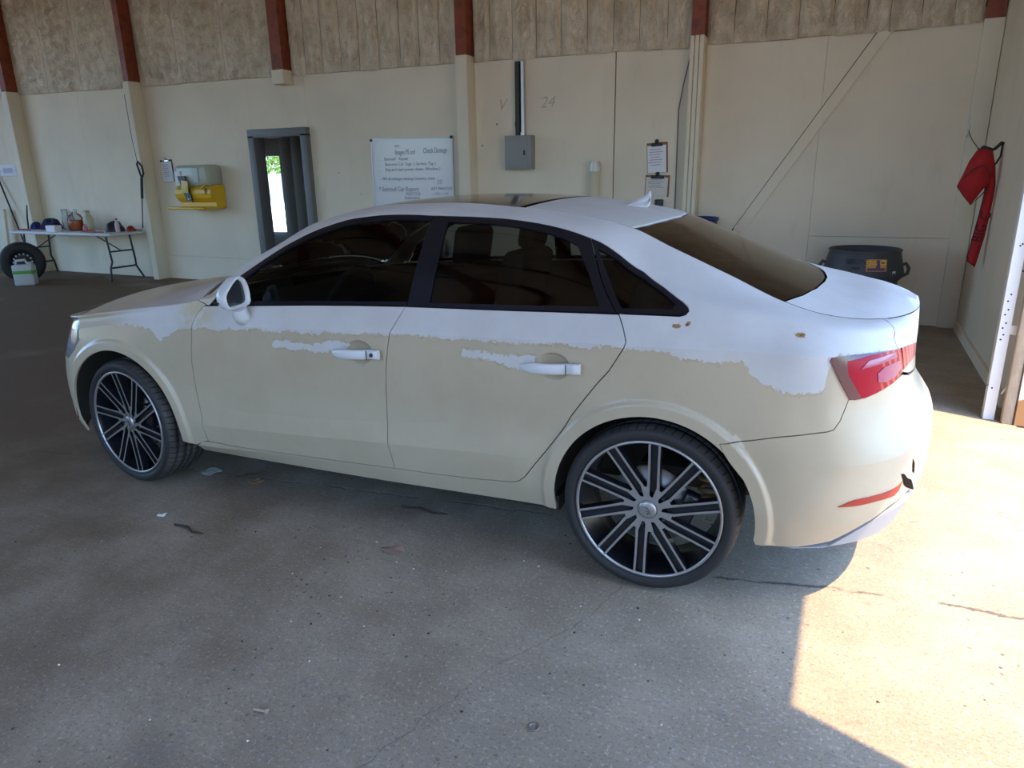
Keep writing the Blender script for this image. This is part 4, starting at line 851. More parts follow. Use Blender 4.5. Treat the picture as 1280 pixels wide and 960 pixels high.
# --- wheels
R2 = lambda a: Matrix.Rotation(a, 4, 'Y')
def text_mesh(txt, size, ext=.0006, align='CENTER', shear=0):
    c = bpy.data.curves.new('t', 'FONT'); c.body = txt; c.size = size; c.extrude = ext; c.align_x = align; c.align_y = 'CENTER'; c.shear = shear; c.resolution_u = 3
    o = bpy.data.objects.new('t', c); me = bpy.data.meshes.new_from_object(o); bpy.data.objects.remove(o); bpy.data.curves.remove(c); return me
def text(name, txt, size, m, parent, loc, rot, align='CENTER', shear=0, ext=.0006, sx=1):
    me = text_mesh(txt, size, ext, align, shear); me.name = name; me.materials.append(m); o = bpy.data.objects.new(name, me); col.objects.link(o); o.location = loc; o.rotation_euler = rot; o.scale = (sx, 1, 1); o.parent = parent; return o
def make_wheel():
    lip = [(.2665, .012), (.2675, .003), (.2655, -.002), (.2585, -.002), (.2560, .004)]
    w = MB().lathe(lip, 72, mi=0, axis='Y').lathe([(.2560, .004), (.252, .02), (.246, .05), (.238, .09), (.236, .19), (.25, .205)], 72, mi=1, axis='Y')
    # hub plate with ten rounded slots
    K = 10; st = 2*math.pi/K; sw, rin, rout, tof = .0125, .061, .088, -.017
    pts = []
    for k_ in range(K):
        a = k_*st; cr, sr = math.cos(a), math.sin(a); rad = (cr, sr); tan = (-sr, cr)
        Pp = lambda r, t: (rad[0]*r+tan[0]*t, rad[1]*r+tan[1]*t)
        pts += [Pp(rout, tof-sw)]+[Pp(rin-sw*math.cos(b_), tof+sw*math.sin(b_)) for b_ in np.linspace(-math.pi/2, math.pi/2, 9)]+[Pp(rout, tof+sw)]
    n = len(pts); f_y, b_y = .012, .034
    hubv = [(p[0], f_y, p[1]) for p in pts]+[(p[0], b_y, p[1]) for p in pts]+[(0, f_y, 0)]
    w.add(hubv, [(i, (i+1) % n, 2*n) for i in range(n)], 0); w.add(hubv, [(i, i+n, (i+1) % n+n, (i+1) % n) for i in range(n)], 1)
    w.lathe([(.0001, .034), (.10, .034), (.10, .03)], 40, mi=1, axis='Y')
    wheel = w.build('wheel', [M_rim, M_rimb], None)
    # one twin spoke: two machined ribs over a dark floor
    sp = MB()
    for s_ in (-1, 1):
        vs = []
        for r, y, wd, off in ((.084, .012, .0105, .0178), (.12, .0095, .0088, .0168), (.19, .005, .0082, .0168), (.2585, -.001, .0085, .0178)):
            for t in (-wd/2, wd/2): vs.append((r, y, tof+s_*off+t))
            for t in (wd/2+.002, -wd/2-.002): vs.append((r, y+.034, tof+s_*off+t))
        for i in range(3):
            a = i*4; sp.add(vs, [(a, a+1, a+5, a+4)], 0, True); sp.add(vs, [(a+1, a+2, a+6, a+5), (a+3, a, a+4, a+7), (a+2, a+3, a+7, a+6)], 1)
        sp.add(vs, [(0, 1, 2, 3), (12, 13, 14, 15)], 1)
    vs = [(.065, .026, tof-.014), (.065, .026, tof+.014), (.256, .014, tof+.014), (.256, .014, tof-.014)]; sp.add(vs, [(0, 1, 2, 3)], 1)
    so = sp.build('spoke', [M_rim, M_rimb], wheel, fixn=True)
    for k_ in range(K):
        o = so if k_ == 0 else so.copy()
        if k_: col.objects.link(o); o.parent = wheel
        o.rotation_euler = (0, -k_*st, 0)
    cap = MB().lathe([(.0001, .005), (.026, .005), (.030, .007), (.032, .012), (.034, .0121)], 36, axis='Y').lathe([(.034, .0115), (.036, .0115)], 36, axis='Y', mi=1).build('centre_cap', [M_rim, M_gap], wheel)
    t = text('cap_lettering', 'JTTE', .017, M_ink, wheel, (0, .0035, 0), (math.radians(90), math.radians(42), 0), shear=.2)
    for k_ in range(5):
        a = k_*2*st+math.radians(0); r = .066; o = MB().lathe([(.0001, .016), (.0055, .016), (.0065, .019), (.0085, .019), (.0095, .03)], 12, axis='Y').build('lug_bolt', M_rimb, wheel) if k_ == 0 else None
        if k_ == 0: lug = o
        else: o = lug.copy(); col.objects.link(o); o.parent = wheel
        ca, sa = math.cos(a), math.sin(a); o.location = (ca*r-sa*tof, 0, sa*r+ca*tof)
    prof = [(.262, .010), (.270, .004), (.280, -.004), (.292, -.007), (.302, -.004), (.311, .004), (.3165, .016), (.3195, .030), (.3215, .046), (.3145, .047), (.3145, .056), (.322, .057), (.3235, .092), (.316, .093), (.316, .104), (.3238, .105), (.3238, .125), (.316, .126), (.316, .137), (.3235, .138), (.322, .173), (.3145, .174), (.3145, .183), (.3215, .184), (.3165, .214), (.302, .232), (.262, .222)]
    ty = MB().lathe(prof, 96, axis='Y').build('tyre', M_tyre, wheel, fixn=False)
    MB().lathe([(.06, .055), (.150, .055), (.150, .075), (.06, .075)], 40, axis='Y').lathe([(.0001, .04), (.06, .045), (.065, .075)], 24, axis='Y').build('brake_disc', M_disc, wheel)
    MB().box((.125, .05, .06), (.06, .05, .12), bev=.012).build('brake_caliper', M_rimb, wheel)
    return wheel
wh = make_wheel()
SPIN = math.radians(18.5)
def place(o, x, y, rz, spin, flip):
    o.parent = car; o.rotation_mode = 'ZYX'; o.location = (x, y, .324)
    o.rotation_mode = 'XYZ'
    Mx = Matrix.Rotation(rz+(math.pi if flip else 0), 4, 'Z') @ Matrix.Rotation(spin, 4, 'Y')
    o.rotation_euler = Mx.to_euler('XYZ')
fw = copy_tree(wh, car); rw1 = copy_tree(wh, car); rw2 = copy_tree(wh, car)
place(wh, 0, -.878, 0, SPIN, False); place(fw, -2.637, -.878, math.radians(-5.3), math.radians(5), False); place(rw1, 0, .878, 0, .4, True); place(rw2, -2.637, .878, math.radians(-5.3), 1.0, True)
# ================================================================== things on and along the walls
M_chrome = mat('chrome', (.6, .6, .6), .25, metal=1); M_alu = mat('aluminium', (.55, .55, .55), .4, metal=.8)
M_wboard = mat('whiteboard_face', (.66, .67, .70), .18, spec=.6, coat=.3); M_marker = mat('marker_ink', (.20, .20, .27), .7); M_marker2 = mat('faded_marker_ink', (.36, .37, .45), .7)
RX = (math.radians(90), 0, 0)
wbd = empty('whiteboard', (-4.475, WY, 1.49)); tag(wbd, 'white marker board with handwriting hung between doorway and cream column', 'whiteboard')
MB().box((0, -.012, 0), (1.17, .012, .88)).build('board_face', M_wboard, wbd, rot=(0, math.radians(.8), 0))
fr = MB()
for z in (-.445, .445): fr.box((0, -.012, z), (1.20, .024, .016))
for x in (-.592, .592): fr.box((x, -.012, 0), (.016, .024, .90))
fo = fr.build('frame', M_alu, wbd, rot=(0, math.radians(.8), 0))
for x in (-.585, .585): 
    for z in (-.438, .438): MB().box((x, -.014, z), (.034, .03, .034), bev=.006).build('corner_cap', M_black, wbd)
def wtxt(s, px, py, size, m, sh=.15, sx=1.0):
    x = -5.07+(px-464)/103*1.19; z = 1.94-(py-174)*.00987-.0145*(x+5.07)
    text('handwriting', s, size, m, wbd, (x+4.475, -.0195, z-1.49), RX, 'LEFT', sh, .0004, sx)
for a_ in [('INC', 495, 183, .05, M_marker2), ('Images PS and', 495, 190.5, .085, M_marker, .15, .62), ('Check Damage', 531, 189, .09, M_marker, .05, .62), ('-', 472, 199, .07, M_marker2), ('Sunroof   Repair', 480, 198.5, .055, M_marker), ('-', 472, 206, .07, M_marker2), ('Remove Car Tags  ( Service Tag )', 481, 205, .055, M_marker), ('-', 472, 213, .07, M_marker2), ('Key and start power down  Window )', 481, 211.5, .052, M_marker), ('- VIN & mileage missing Country, state', 473, 223, .052, M_marker), ('20', 546, 226.5, .08, M_marker2), ('* Sunroof Car Report', 471, 236, .085, M_marker, .05, .8), ('PHOTOS', 506, 241.5, .055, M_marker), ('Inspection', 504, 246, .055, M_marker), ('KEY PHOTOS', 539, 234.5, .05, M_marker), ('1 PER CAR', 540, 241, .05, M_marker2)]: wtxt(*a_)
eb = empty('electrical_box', (-2.965, WY, 1.725)); tag(eb, 'grey metal breaker box with keyed door below dark conduits', 'breaker box')
M_eb = mat('grey_enamel', (.27, .275, .26), .45)
MB().box((0, -.06, 0), (.33, .12, .37), bev=.005).build('cabinet', M_eb, eb); d_ = MB().box((-.015, -.123, 0), (.265, .008, .315), bev=.003).build('door', M_eb, eb)
MB().box((.085, -.131, -.005), (.022, .012, .055), bev=.004).build('latch', M_black, d_)
MB().box((-.03, -.03, .575), (.05, .05, .79)).build('conduit_strut', mat('dark_galvanised', (.07, .068, .06), .5, metal=.6), eb)
MB().tube([(.035, -.035, .18), (.035, -.035, .97)], .024, 14).build('conduit', M_alu, eb); MB().tube([(.035, -.035, .185), (.035, -.035, .22)], .034, 14).build('conduit_fitting', M_alu, eb)
MB().tube([(-.06, -.02, .185), (-.075, -.015, .32), (-.05, -.012, .45), (-.055, -.01, .97)], .005, 6).build('cable', M_black, eb)
pr_ = empty('paper_roll', (-2.04, WY-.10, 0)); tag(pr_, 'tall cream roll in clear wrap standing against the wall right of breaker box', 'roll')
MB().lathe([(.001, .0), (.056, 0), (.058, .02), (.057, 1.53), (.001, 1.535)], 22).build('rolled_sheet', mat('cream_film', (.68, .62, .44), .3), pr_)
MB().lathe([(.060, 1.50), (.062, 1.56), (.052, 1.60), (.058, 1.612), (.040, 1.605), (.035, 1.56)], 12).build('clear_wrap', mat('crinkled_wrap', (.66, .63, .55), .15), pr_)
def clip(name, loc, rot, w_, h_, back, paper, label, cat='clipboard', lines=7, dark=False):
    c = empty(name, loc); tag(c, label, cat); g = (0, rot, 0)
    MB().box((0, -.006, 0), (w_, .006, h_), bev=.003).build('backing_board', back, c, rot=g)
    s_ = MB().box((-.004, -.0115, -.012), (w_*.90, .003, h_*.90)); s_.build('paper_sheet', paper, c, rot=g)
    ln = MB()
    for i in range(lines): ln.box((-.02+.01*math.sin(i*2.1), -.0135, h_*(.28-.085*i)), (w_*(.55+.12*math.sin(i*1.7)), .0006, .008))
    ln.build('printed_lines', M_marker2, c, rot=g)['kind'] = 'stuff'
    MB().box((0, -.016, h_/2-.02), (w_*.55, .016, .035), bev=.006).lathe([(.001, -.008), (.022, -.006), (.022, .006)], 14, axis='Y', c=(0, -.016, h_/2+.012)).build('clip', M_black if not dark else M_chrome, c, rot=g)
    return c
M_brown = mat('brown_hardboard', (.24, .10, .03), .6); M_cream = mat('cream_paper', (.66, .60, .52), .8)
clip('clipboard', (-1.375, WY, 1.63), math.radians(-3), .225, .31, M_brown, M_paper, 'brown clipboard with white printed sheet, upper of two beside triple board column')
cl2 = clip('clipboard', (-1.365, WY, 1.34), math.radians(2), .265, .225, M_brown, M_cream, 'clipboard with cream sheets hung directly below the white sheet clipboard', lines=5)
clip('clipboard', (-8.815, WY, 1.62), math.radians(-2), .25, .32, M_black, M_paper, 'clipboard with white page left of the yellow eyewash station', dark=True)
pb = empty('wall_box', (-1.33, WY, 1.135)); tag(pb, 'small black box fixed to wall below the cream clipboard', 'box')
MB().box((0, -.03, 0), (.085, .06, .13), bev=.008).build('housing', M_black, pb); MB().box((0, -.063, -.02), (.05, .008, .03), bev=.002).build('cover', M_trim, pb)
bb = empty('storage_bin', (-.85, WY-.24, 0)); tag(bb, 'blue plastic bin barely showing above the rear glass', 'bin')
M_blue = mat('blue_plastic', (.02, .03, .16), .4)
MB().lathe([(.001, 0), (.15, 0), (.18, 1.0), (.195, 1.0), (.195, 1.03), (.17, 1.03), (.14, .1), (.001, .08)], 28).build('tub', M_blue, bb); MB().tube([(-.2, 0, .93), (-.23, 0, .9), (-.2, 0, .87)], .008, 6).build('handle', M_blue, bb)
# round trash can with lettering and stickers
tc = empty('trash_can', (.72, 4.16, 0)); tag(tc, 'dark grey round trash can with orange label behind the trunk', 'trash can')
M_can = mat('grey_can_plastic', (.055, .058, .064), .55)
MB().lathe([(.001, .0), (.25, .0), (.262, .02), (.300, .50), (.338, .54), (.340, .58), (.305, .735), (.300, .76), (.310, .775), (.300, .785), (.285, .78), (.285, .72), (.315, .56), (.28, .50), (.24, .03), (.001, .025)], 48).build('can_body', M_can, tc)
for s_ in (-1, 1): MB().tube([(s_*.30, -.02, .64), (s_*.345, -.03, .66), (s_*.372, -.03, .62), (s_*.366, -.03, .57), (s_*.33, -.03, .55)], .016, 8).build('can_handle', M_can, tc)
def on_can(name, mb_fn, ang, z, m, parent):
    r = .338-(z-.56)*.19; a = math.radians(ang); o = mb_fn; o.parent = parent; o.location = (r*math.cos(a)*1.012, r*math.sin(a)*1.012, z); o.rotation_euler = (math.radians(90-11), 0, a+math.pi/2); return o
def flat(name, w_, h_, m): return MB().box((0, 0, 0), (w_, h_, .002)).build(name, m, None)
on_can('t', text('lettering', 'BRUTE', .060, mat('embossed_black', (.008, .008, .010), .4), None, (0, 0, 0), (0, 0, 0), shear=.1, ext=.002), -101, .69, None, tc)
on_can('t', flat('small_print', .07, .026, M_black), -101, .635, None, tc)
lb_ = on_can('t', flat('label', .17, .105, mat('orange_label', (.62, .30, .06), .5)), -72, .665, None, tc)
M_yl = mat('yellow_print', (.75, .55, .10), .5); M_rd = mat('red_print', (.40, .05, .03), .5); M_pu = mat('purple_print', (.10, .06, .16), .5)
text('label_figures', '32G', .060, M_yl, lb_, (-.045, .018, .0015), (0, 0, 0)); MB().box((.015, .012, .0015), (.035, .07, .001)).build('label_panel', M_pu, lb_); MB().box((.055, .022, .0015), (.05, .04, .001)).build('label_panel', M_yl, lb_); MB().box((.055, .022, .0022), (.03, .018, .001)).build('label_panel', M_rd, lb_); MB().box((0, -.035, .0015), (.15, .024, .001)).build('label_panel', M_pu, lb_)
st_ = on_can('t', flat('sticker', .036, .050, M_paper), -43, .585, None, tc); MB().box((0, 0, .0015), (.018, .022, .001)).build('sticker_mark', M_ink, st_); st_.rotation_euler[2] += .0; st_.rotation_euler[0] += .25
# red canvas bag hanging in the corner
M_redc = mat('red_canvas', (.42, .010, .012), .8, build=lambda n, b: (n.set(b.inputs['Base Color'], n.mix(n.noise(14, 4), (.33, .008, .010), (.50, .014, .016))), n.set(b.inputs['Normal'], n.bump(n.noise(60, 4), .35, .004))))
bag = empty('canvas_bag', (1.47, 3.70, 1.62)); tag(bag, 'red canvas bag hanging folded by a black strap in the corner', 'bag')
def ribbon(mb, A, B, nb=8, bulge=.03, th=.012, mi=0, side=-1, wob=.004):
    rows_ = []
    for i, (a, b) in enumerate(zip(A, B)):
        a, b = Vector(a), Vector(b)
        rows_.append([a.lerp(b, j/nb)+Vector((0, side*bulge*math.sin(math.pi*j/nb)+wob*math.sin(i*1.9+j*1.3), 0)) for j in range(nb+1)])
    k = nb+1; f_ = [p for r in rows_ for p in r]; bk_ = [p+Vector((0, th, 0)) for p in f_]; n = len(f_); m = len(rows_)
    q = [(i*k+j, i*k+j+1, (i+1)*k+j+1, (i+1)*k+j) for i in range(m-1) for j in range(nb)]
    mb.add(f_+bk_, q+[tuple(x+n for x in t[::-1]) for t in q]+[(i*k, (i+1)*k, (i+1)*k+n, i*k+n) for i in range(m-1)]+[(i*k+nb, i*k+nb+n, (i+1)*k+nb+n, (i+1)*k+nb) for i in range(m-1)]+[(j, j+n, j+1+n, j+1) for j in range(nb)]+[((m-1)*k+j, (m-1)*k+j+1, (m-1)*k+j+1+n, (m-1)*k+j+n) for j in range(nb)], mi, True)
    return mb
def bp(x, z, y=0): return (x-1.47, y, z-1.62)
tailA = [bp(1.46, 1.61), bp(1.485, 1.50), bp(1.51, 1.36), bp(1.512, 1.25), bp(1.50, 1.10), bp(1.485, .95), bp(1.468, .77), bp(1.475, .745)]
tailB = [bp(1.50, 1.60), bp(1.555, 1.50), bp(1.578, 1.36), bp(1.58, 1.25), bp(1.574, 1.10), bp(1.564, .93), bp(1.540, .74), bp(1.532, .70)]
ribbon(MB(), tailA, tailB, 8, .035, .03).build('hanging_tail', M_redc, bag)
flA = [bp(1.425, 1.625, -.03), bp(1.375, 1.53, -.045), bp(1.345, 1.43, -.05), bp(1.315, 1.335, -.045)]
flB = [bp(1.52, 1.60, -.03), bp(1.545, 1.50, -.06), bp(1.520, 1.36, -.06), bp(1.425, 1.195, -.05)]
ribbon(MB(), flA, flB, 10, .045, .035).build('folded_flap', M_redc, bag)
MB().tube([bp(1.345, 1.40, -.083), bp(1.40, 1.47, -.104), bp(1.46, 1.495, -.112), bp(1.50, 1.46, -.112), bp(1.52, 1.40, -.09)], .004, 6).build('seam_piping', M_black, bag)
MB().tube([bp(1.315, 1.335, -.055), bp(1.37, 1.26, -.055), bp(1.425, 1.195, -.06), bp(1.48, 1.26, -.06), bp(1.53, 1.34, -.06)], .004, 6).build('seam_piping', M_black, bag)
MB().tube([tailA[i][:1]+(tailA[i][1]-.004,)+tailA[i][2:] for i in range(8)]+[tailB[7]], .0035, 6).build('seam_piping', M_black, bag)
MB().box((0, -.03, -.01), (.09, .05, .06), bev=.018).build('strap_knot', M_black, bag, rot=(.2, .3, .3))
MB().tube([bp(1.49, 1.60, -.03), bp(1.53, 1.615, -.02), bp(1.574, 1.66, 0), bp(1.585, 1.655, .01)], [.013, .012, .014, .012], 8).build('strap', M_black, bag); MB().tube([bp(1.58, 1.65, 0), bp(1.578, 1.56, -.01), bp(1.55, 1.50, -.03)], .007, 6).build('strap_end', M_black, bag)
MB().tube([(x-1.47, y-3.70, z-1.62) for x, y, z in [(1.44, 4.62, 1.80), (1.438, 4.50, 1.76), (1.43, 4.2, 1.70), (1.43, 3.72, 1.615)]], .004, 6).build('hanging_cord', M_black, bag)
MB().tube([(x-1.47, y-3.70, z-1.62) for x, y, z in [(1.44, 4.60, 1.80), (1.42, 4.58, 1.87), (1.44, 4.60, 1.83), (1.425, 4.56, 1.74), (1.43, 4.55, 1.78)]], .006, 6).build('frayed_cord_end', M_white, bag)
text('lettering', 'BIG C', .105, mat('dark_red_print', (.09, .004, .01), .8), bag, bp(1.528, 1.02, -.045), (math.radians(90), math.radians(-80), 0), ext=.0008, sx=.9)
# ------------------------------------------------------------------ far left: folding table and its clutter
tb = empty('folding_table', (-10.66, 4.30, 0)); tag(tb, 'long white plastic folding table with black steel legs by the wall', 'table')
M_tabt = mat('white_table_plastic', (.62, .62, .60), .5); M_blk = mat('black_steel', (.02, .024, .03), .4)
TZ = .735
MB().box((0, 0, TZ-.022), (2.46, .60, .044), bev=.014).build('tabletop', M_tabt, tb)
for s_ in (-1, 1):
    x = s_*1.0; xf = s_*1.14
    for yy in (-.20, .20): MB().tube([(x, yy, TZ-.04), (x+s_*.05, yy, .30), (x+s_*.02, yy*1.1, .20), (xf-s_*.06, yy*1.42, .012)], .015, 8).build('leg', M_blk, tb)
    MB().tube([(x+s_*.03, -.20, .45), (x+s_*.03, .20, .45)], .012, 8).build('crossbar', M_blk, tb); MB().tube([(x+s_*.03, -.21, .205), (x+s_*.03, .21, .205)], .014, 8).build('crossbar', M_blk, tb)
    MB().tube([(x+s_*.03, 0, .45), (s_*.45, 0, TZ-.05)], .010, 8).build('brace', M_blk, tb)
M_blueC = mat('blue_cloth', (.02, .025, .14), .9); M_navy = mat('navy_cloth', (.012, .014, .045), .9); M_redp = mat('red_plastic', (.33, .02, .02), .5); M_pink = mat('pink_plastic', (.55, .20, .25), .5); M_orng = mat('orange_liquid', (.62, .13, .03), .3); M_yel = mat('yellow_liquid', (.42, .36, .16), .3); M_clr = glass('clear_plastic', (.80, .83, .85), .1)
def heap(name, loc, sx, sy, h, m, label, cat, seed):
    r_ = np.random.default_rng(seed); mb = MB(); n, k = 20, 8; vs = []
    ph = r_.random(6)*6.28
    for i in range(k+1):
        t = i/k; rr_ = math.cos(t*math.pi/2)**.7; z = h*math.sin(t*math.pi/2)
        for j in range(n):
            a = 2*math.pi*j/n; w_ = 1+.16*math.sin(3*a+ph[0]+2*t)+.10*math.sin(7*a+ph[1]-3*t)
            vs.append((sx*rr_*w_*math.cos(a), sy*rr_*w_*math.sin(a), z*(1+.25*math.sin(2*a+ph[2]))+.001))
    mb.add(vs, [(i*n+j, i*n+(j+1) % n, (i+1)*n+(j+1) % n, (i+1)*n+j) for i in range(k) for j in range(n)], 0, True); mb.add(vs[:n], [tuple(range(n))])
    o = mb.build(name, m, None, loc=loc); tag(o, label, cat); return o
heap('cloth', (-11.37, 4.40, TZ), .20, .12, .15, M_navy, 'crumpled dark navy cloth heaped on the folding table', 'cloth', 1)
heap('rag', (-11.72, 4.36, TZ), .085, .08, .10, M_blueC, 'bright blue rag at the left end of the folding table', 'rag', 2)
heap('jacket', (-9.76, 4.36, TZ), .15, .12, .13, M_black, 'black bunched bag on the right half of the table', 'bag', 3)
heap('towel', (-11.0, 4.215, TZ), .17, .04, .03, M_orng, 'orange brown towel lying flat beneath the jars', 'towel', 5)
heap('glove', (-9.52, 4.44, TZ), .05, .06, .07, M_redp, 'dark red glove beside the pressure washer lance', 'glove', 4)
bx = empty('carton', (-10.86, 4.10, TZ)); tag(bx, 'small white carton at the front edge of the table', 'carton')
MB().box((0, 0, .048), (.22, .12, .095), bev=.003).build('box_body', M_paper, bx); MB().box((0, 0, .097), (.20, .03, .002)).build('box_tape', M_cream, bx)
sr = empty('snake_rod', (-11.66, 4.19, TZ)); tag(sr, 'thin black rod standing upright among the blue rags', 'rod')
MB().tube([(0, 0, 0), (.01, .01, .2), (.05, .02, .40)], [.014, .012, .009], 8).build('shaft', M_black, sr); MB().lathe([(.001, 0), (.03, 0), (.026, .012), (.012, .02)], 12).build('foot', M_black, sr)
def bottle(name, loc, r, h, liquid, fill, cap, label, cat='bottle', body=None, neck=.35):
    o = empty(name, loc); tag(o, label, cat); p_ = [(.001, .002), (r*.9, .002), (r, .02), (r, h*.58), (r*.72, h*.74), (r*neck, h*.84), (r*neck, h*.93)]
    MB().lathe(p_, 20).build('bottle_body', body or M_clr, o)
    if liquid: MB().lathe([(.001, .006), (r*.86, .006), (r*.95, .022), (r*.95, h*fill), (.001, h*fill)], 20).build('liquid', liquid, o)
    MB().lathe([(r*neck+.006, h*.90), (r*neck+.006, h), (.001, h)], 14).build('cap', cap, o); return o
bottle('bottle', (-10.68, 4.36, TZ), .115, .33, M_orng, .50, M_white, 'clear jug half full of orange fluid on table', 'jug')
bottle('bottle', (-10.46, 4.42, TZ), .075, .31, M_yel, .60, M_yel, 'yellowish spray bottle right of the orange fluid jug', neck=.5, body=mat('cloudy_plastic', (.50, .47, .33), .35))
bottle('bottle', (-11.02, 4.42, TZ), .05, .33, None, 0, M_clr, 'tall empty clear jar, left one of the pair on table', 'jar', neck=.8)
bottle('bottle', (-10.88, 4.42, TZ), .05, .31, mat('dark_liquid', (.05, .05, .06), .4), .3, M_clr, 'tall clear jar with dark dregs, right one of the pair', 'jar', neck=.8)
bottle('bottle', (-10.24, 4.20, TZ), .035, .12, None, 0, M_pink, 'tiny pink bottle at the table front', body=M_pink)
bottle('bottle', (-9.52, 4.22, TZ), .032, .21, None, 0, M_redp, 'slim white and red bottle near the table right end', body=mat('pale_pink_plastic', (.62, .45, .48), .4))
def tool(name, loc, L_, m1, m2, label, cat, rz=0):
    o = empty(name, loc, rz); tag(o, label, cat); MB().tube([(-L_/2, 0, .014), (0, 0, .014)], .014, 8).build('handle', m1, o); MB().tube([(0, 0, .014), (L_/2, 0, .014)], .007, 8).build('blade', m2, o); return o
tool('screwdriver', (-10.03, 4.14, TZ), .34, M_redp, M_chrome, 'red handled screwdriver lying along the table front', 'screwdriver', .1)
tool('pry_bar', (-9.86, 4.09, TZ), .40, M_redp, M_redp, 'long red bar at the front edge beside the black bag', 'bar', -.05)
tool('scraper', (-11.55, 4.16, TZ), .5, M_redp, M_wood, 'red and wooden handled stick at the table left end', 'stick', .05)
tool('brush', (-9.56, 4.56, TZ), .30, M_black, M_redp, 'black and red brush lying at the right back corner', 'brush', -.1)
# truck tyre with steel wheel and the big jug in front of it
ty_ = empty('spare_wheel', (-10.95, 3.58, .305)); tag(ty_, 'black tyre on steel wheel standing before the folding table', 'wheel')
ta = math.atan2(12.4, 6.9)
kk = .305/.395
prof2 = [(r*kk, h*kk) for r, h in [(.20, .05), (.215, -.01), (.26, -.03), (.33, -.035), (.375, -.015), (.393, .03), (.395, .19), (.375, .225), (.33, .245), (.25, .24), (.20, .18)]]
MB().lathe(prof2, 56, axis='Y').build('tyre', M_rubber, ty_, rot=(0, 0, ta), fixn=False)
MB().lathe([(r*kk, h*kk) for r, h in [(.205, .02), (.195, .03), (.185, .09), (.12, .11), (.085, .06), (.001, .055)]], 40, axis='Y').build('steel_wheel', mat('dark_steel_wheel', (.03, .03, .035), .5), ty_, rot=(0, 0, ta))
for i in range(14):
    a = 2*math.pi*i/14; MB().lathe([(.001, -.006), (.013, -.005), (.014, .012)], 10, axis='Y', c=(.158*kk*math.cos(a), .070, .158*kk*math.sin(a))).build('wheel_nut', M_white, ty_, rot=(0, 0, ta))
jg = empty('fluid_jug', (-10.62, 3.38, 0), math.radians(40)); jg.scale = (.8, .8, .82); tag(jg, 'white plastic jug with green label in front of the black spare tyre', 'jug')
M_jug = mat('white_jug_plastic', (.52, .53, .52), .45)
MB().box((0, 0, .19), (.34, .24, .38), bev=.03).build('jug_body', M_jug, jg); MB().box((0, 0, .245), (.345, .245, .095), bev=.025).build('label_band', mat('green_label', (.10, .36, .06), .5), jg)
MB().tube([(-.11, 0, .36), (-.11, 0, .445), (.04, 0, .46), (.08, 0, .37)], .026, 10).build('handle', M_jug, jg); MB().lathe([(.04, .37), (.04, .42), (.001, .425)], 16, c=(.12, 0, 0)).build('cap', M_jug, jg); MB().box((-.04, -.01, .405), (.10, .05, .03), bev=.01).build('handle_hole', M_black, jg)
bm2 = empty('broom', (-12.72, 4.60, 0)); tag(bm2, 'dark pole leaning on the wall left of the folding table', 'broom')
MB().tube([(-.28, .05, 1.62), (.52, -.12, .06)], .014, 8).build('pole', M_black, bm2); MB().box((.53, -.12, .03), (.30, .07, .06), bev=.01).build('head', M_black, bm2)
pk = MB().box((0, 0, .53), (.17, .045, 1.06), bev=.004).build('plank', M_board, None, loc=(-12.98, 4.50, 0), rot=(math.radians(-3), math.radians(4), 0)); tag(pk, 'short cream plank leaning upright beside the dark pole', 'plank')
sg_ = empty('wall_plate', (-12.70, WY, 1.69)); tag(sg_, 'white rounded plate high on the wall left of first column', 'plate')
MB().box((0, -.008, 0), (.46, .016, .19), bev=.007).build('plate_face', M_paper, sg_); MB().box((0, -.0165, 0), (.26, .002, .08)).build('plate_print', mat('pale_print', (.45, .47, .55), .7), sg_)
for x in (-.19, .19): MB().lathe([(.001, -.004), (.016, -.003), (.018, .0)], 10, axis='Y', c=(x, -.016, 0)).build('screw', M_alu, sg_)
wd_ = empty('washer_lance', (-9.14, 4.44, .79)); tag(wd_, 'black pressure washer lance with trigger grip hung on column', 'lance')
MB().tube([(-.09, -.012, 0), (.0, -.012, .46)], .008, 8).build('lance_pipe', M_black, wd_); MB().tube([(.0, -.012, .44), (.06, -.012, .74)], .020, 10).build('grip', M_black, wd_)
MB().tube([(.06, -.012, .72), (.115, -.012, .80), (.105, -.012, .90), (.03, -.012, .97), (.005, -.012, .93), (.04, -.012, .80), (.065, -.012, .73)], .014, 8).build('trigger_guard', M_black, wd_); MB().tube([(.02, -.010, .95), (-.03, .0, 1.3), (-.05, .01, 1.9)], .004, 6).build('hanging_wire', M_black, wd_)
# yellow eyewash station
ew = empty('eyewash_station', (-8.05, WY, 1.08)); tag(ew, 'yellow emergency eyewash station with clear tank on the wall', 'eyewash station')
M_ey = mat('yellow_plastic', (.72, .43, .01), .35); M_tank = mat('cloudy_tank', (.42, .44, .34), .35)
MB().box((.02, -.15, .46), (.66, .26, .30), bev=.05).build('water_tank', M_tank, ew); MB().box((.12, -.285, .47), (.10, .01, .20), bev=.003).build('tank_label', mat('pale_label', (.52, .55, .50), .6), ew); MB().box((-.24, -.285, .43), (.13, .01, .20), bev=.003).build('tank_label', M_paper, ew)
yb = MB().prism([(-.02, .02), (-.02, .33), (-.17, .335), (-.235, .31), (-.275, .27), (-.29, .215), (-.275, .155), (-.235, .11), (-.20, .09), (-.20, .02)], -.34, .36, plane='YZ')
yb.build('basin_shell', M_ey, ew); MB().box((-.02, -.22, .015), (.74, .40, .035), bev=.012).build('drip_tray', M_ey, ew)
for k in range(2): MB().tube([(.22+.0*k, -.31, .30-.02*k), (.30, -.26, .36), (.26, -.2, .42+.05*k)], .012, 8).build('spout_hose', M_ey, ew)
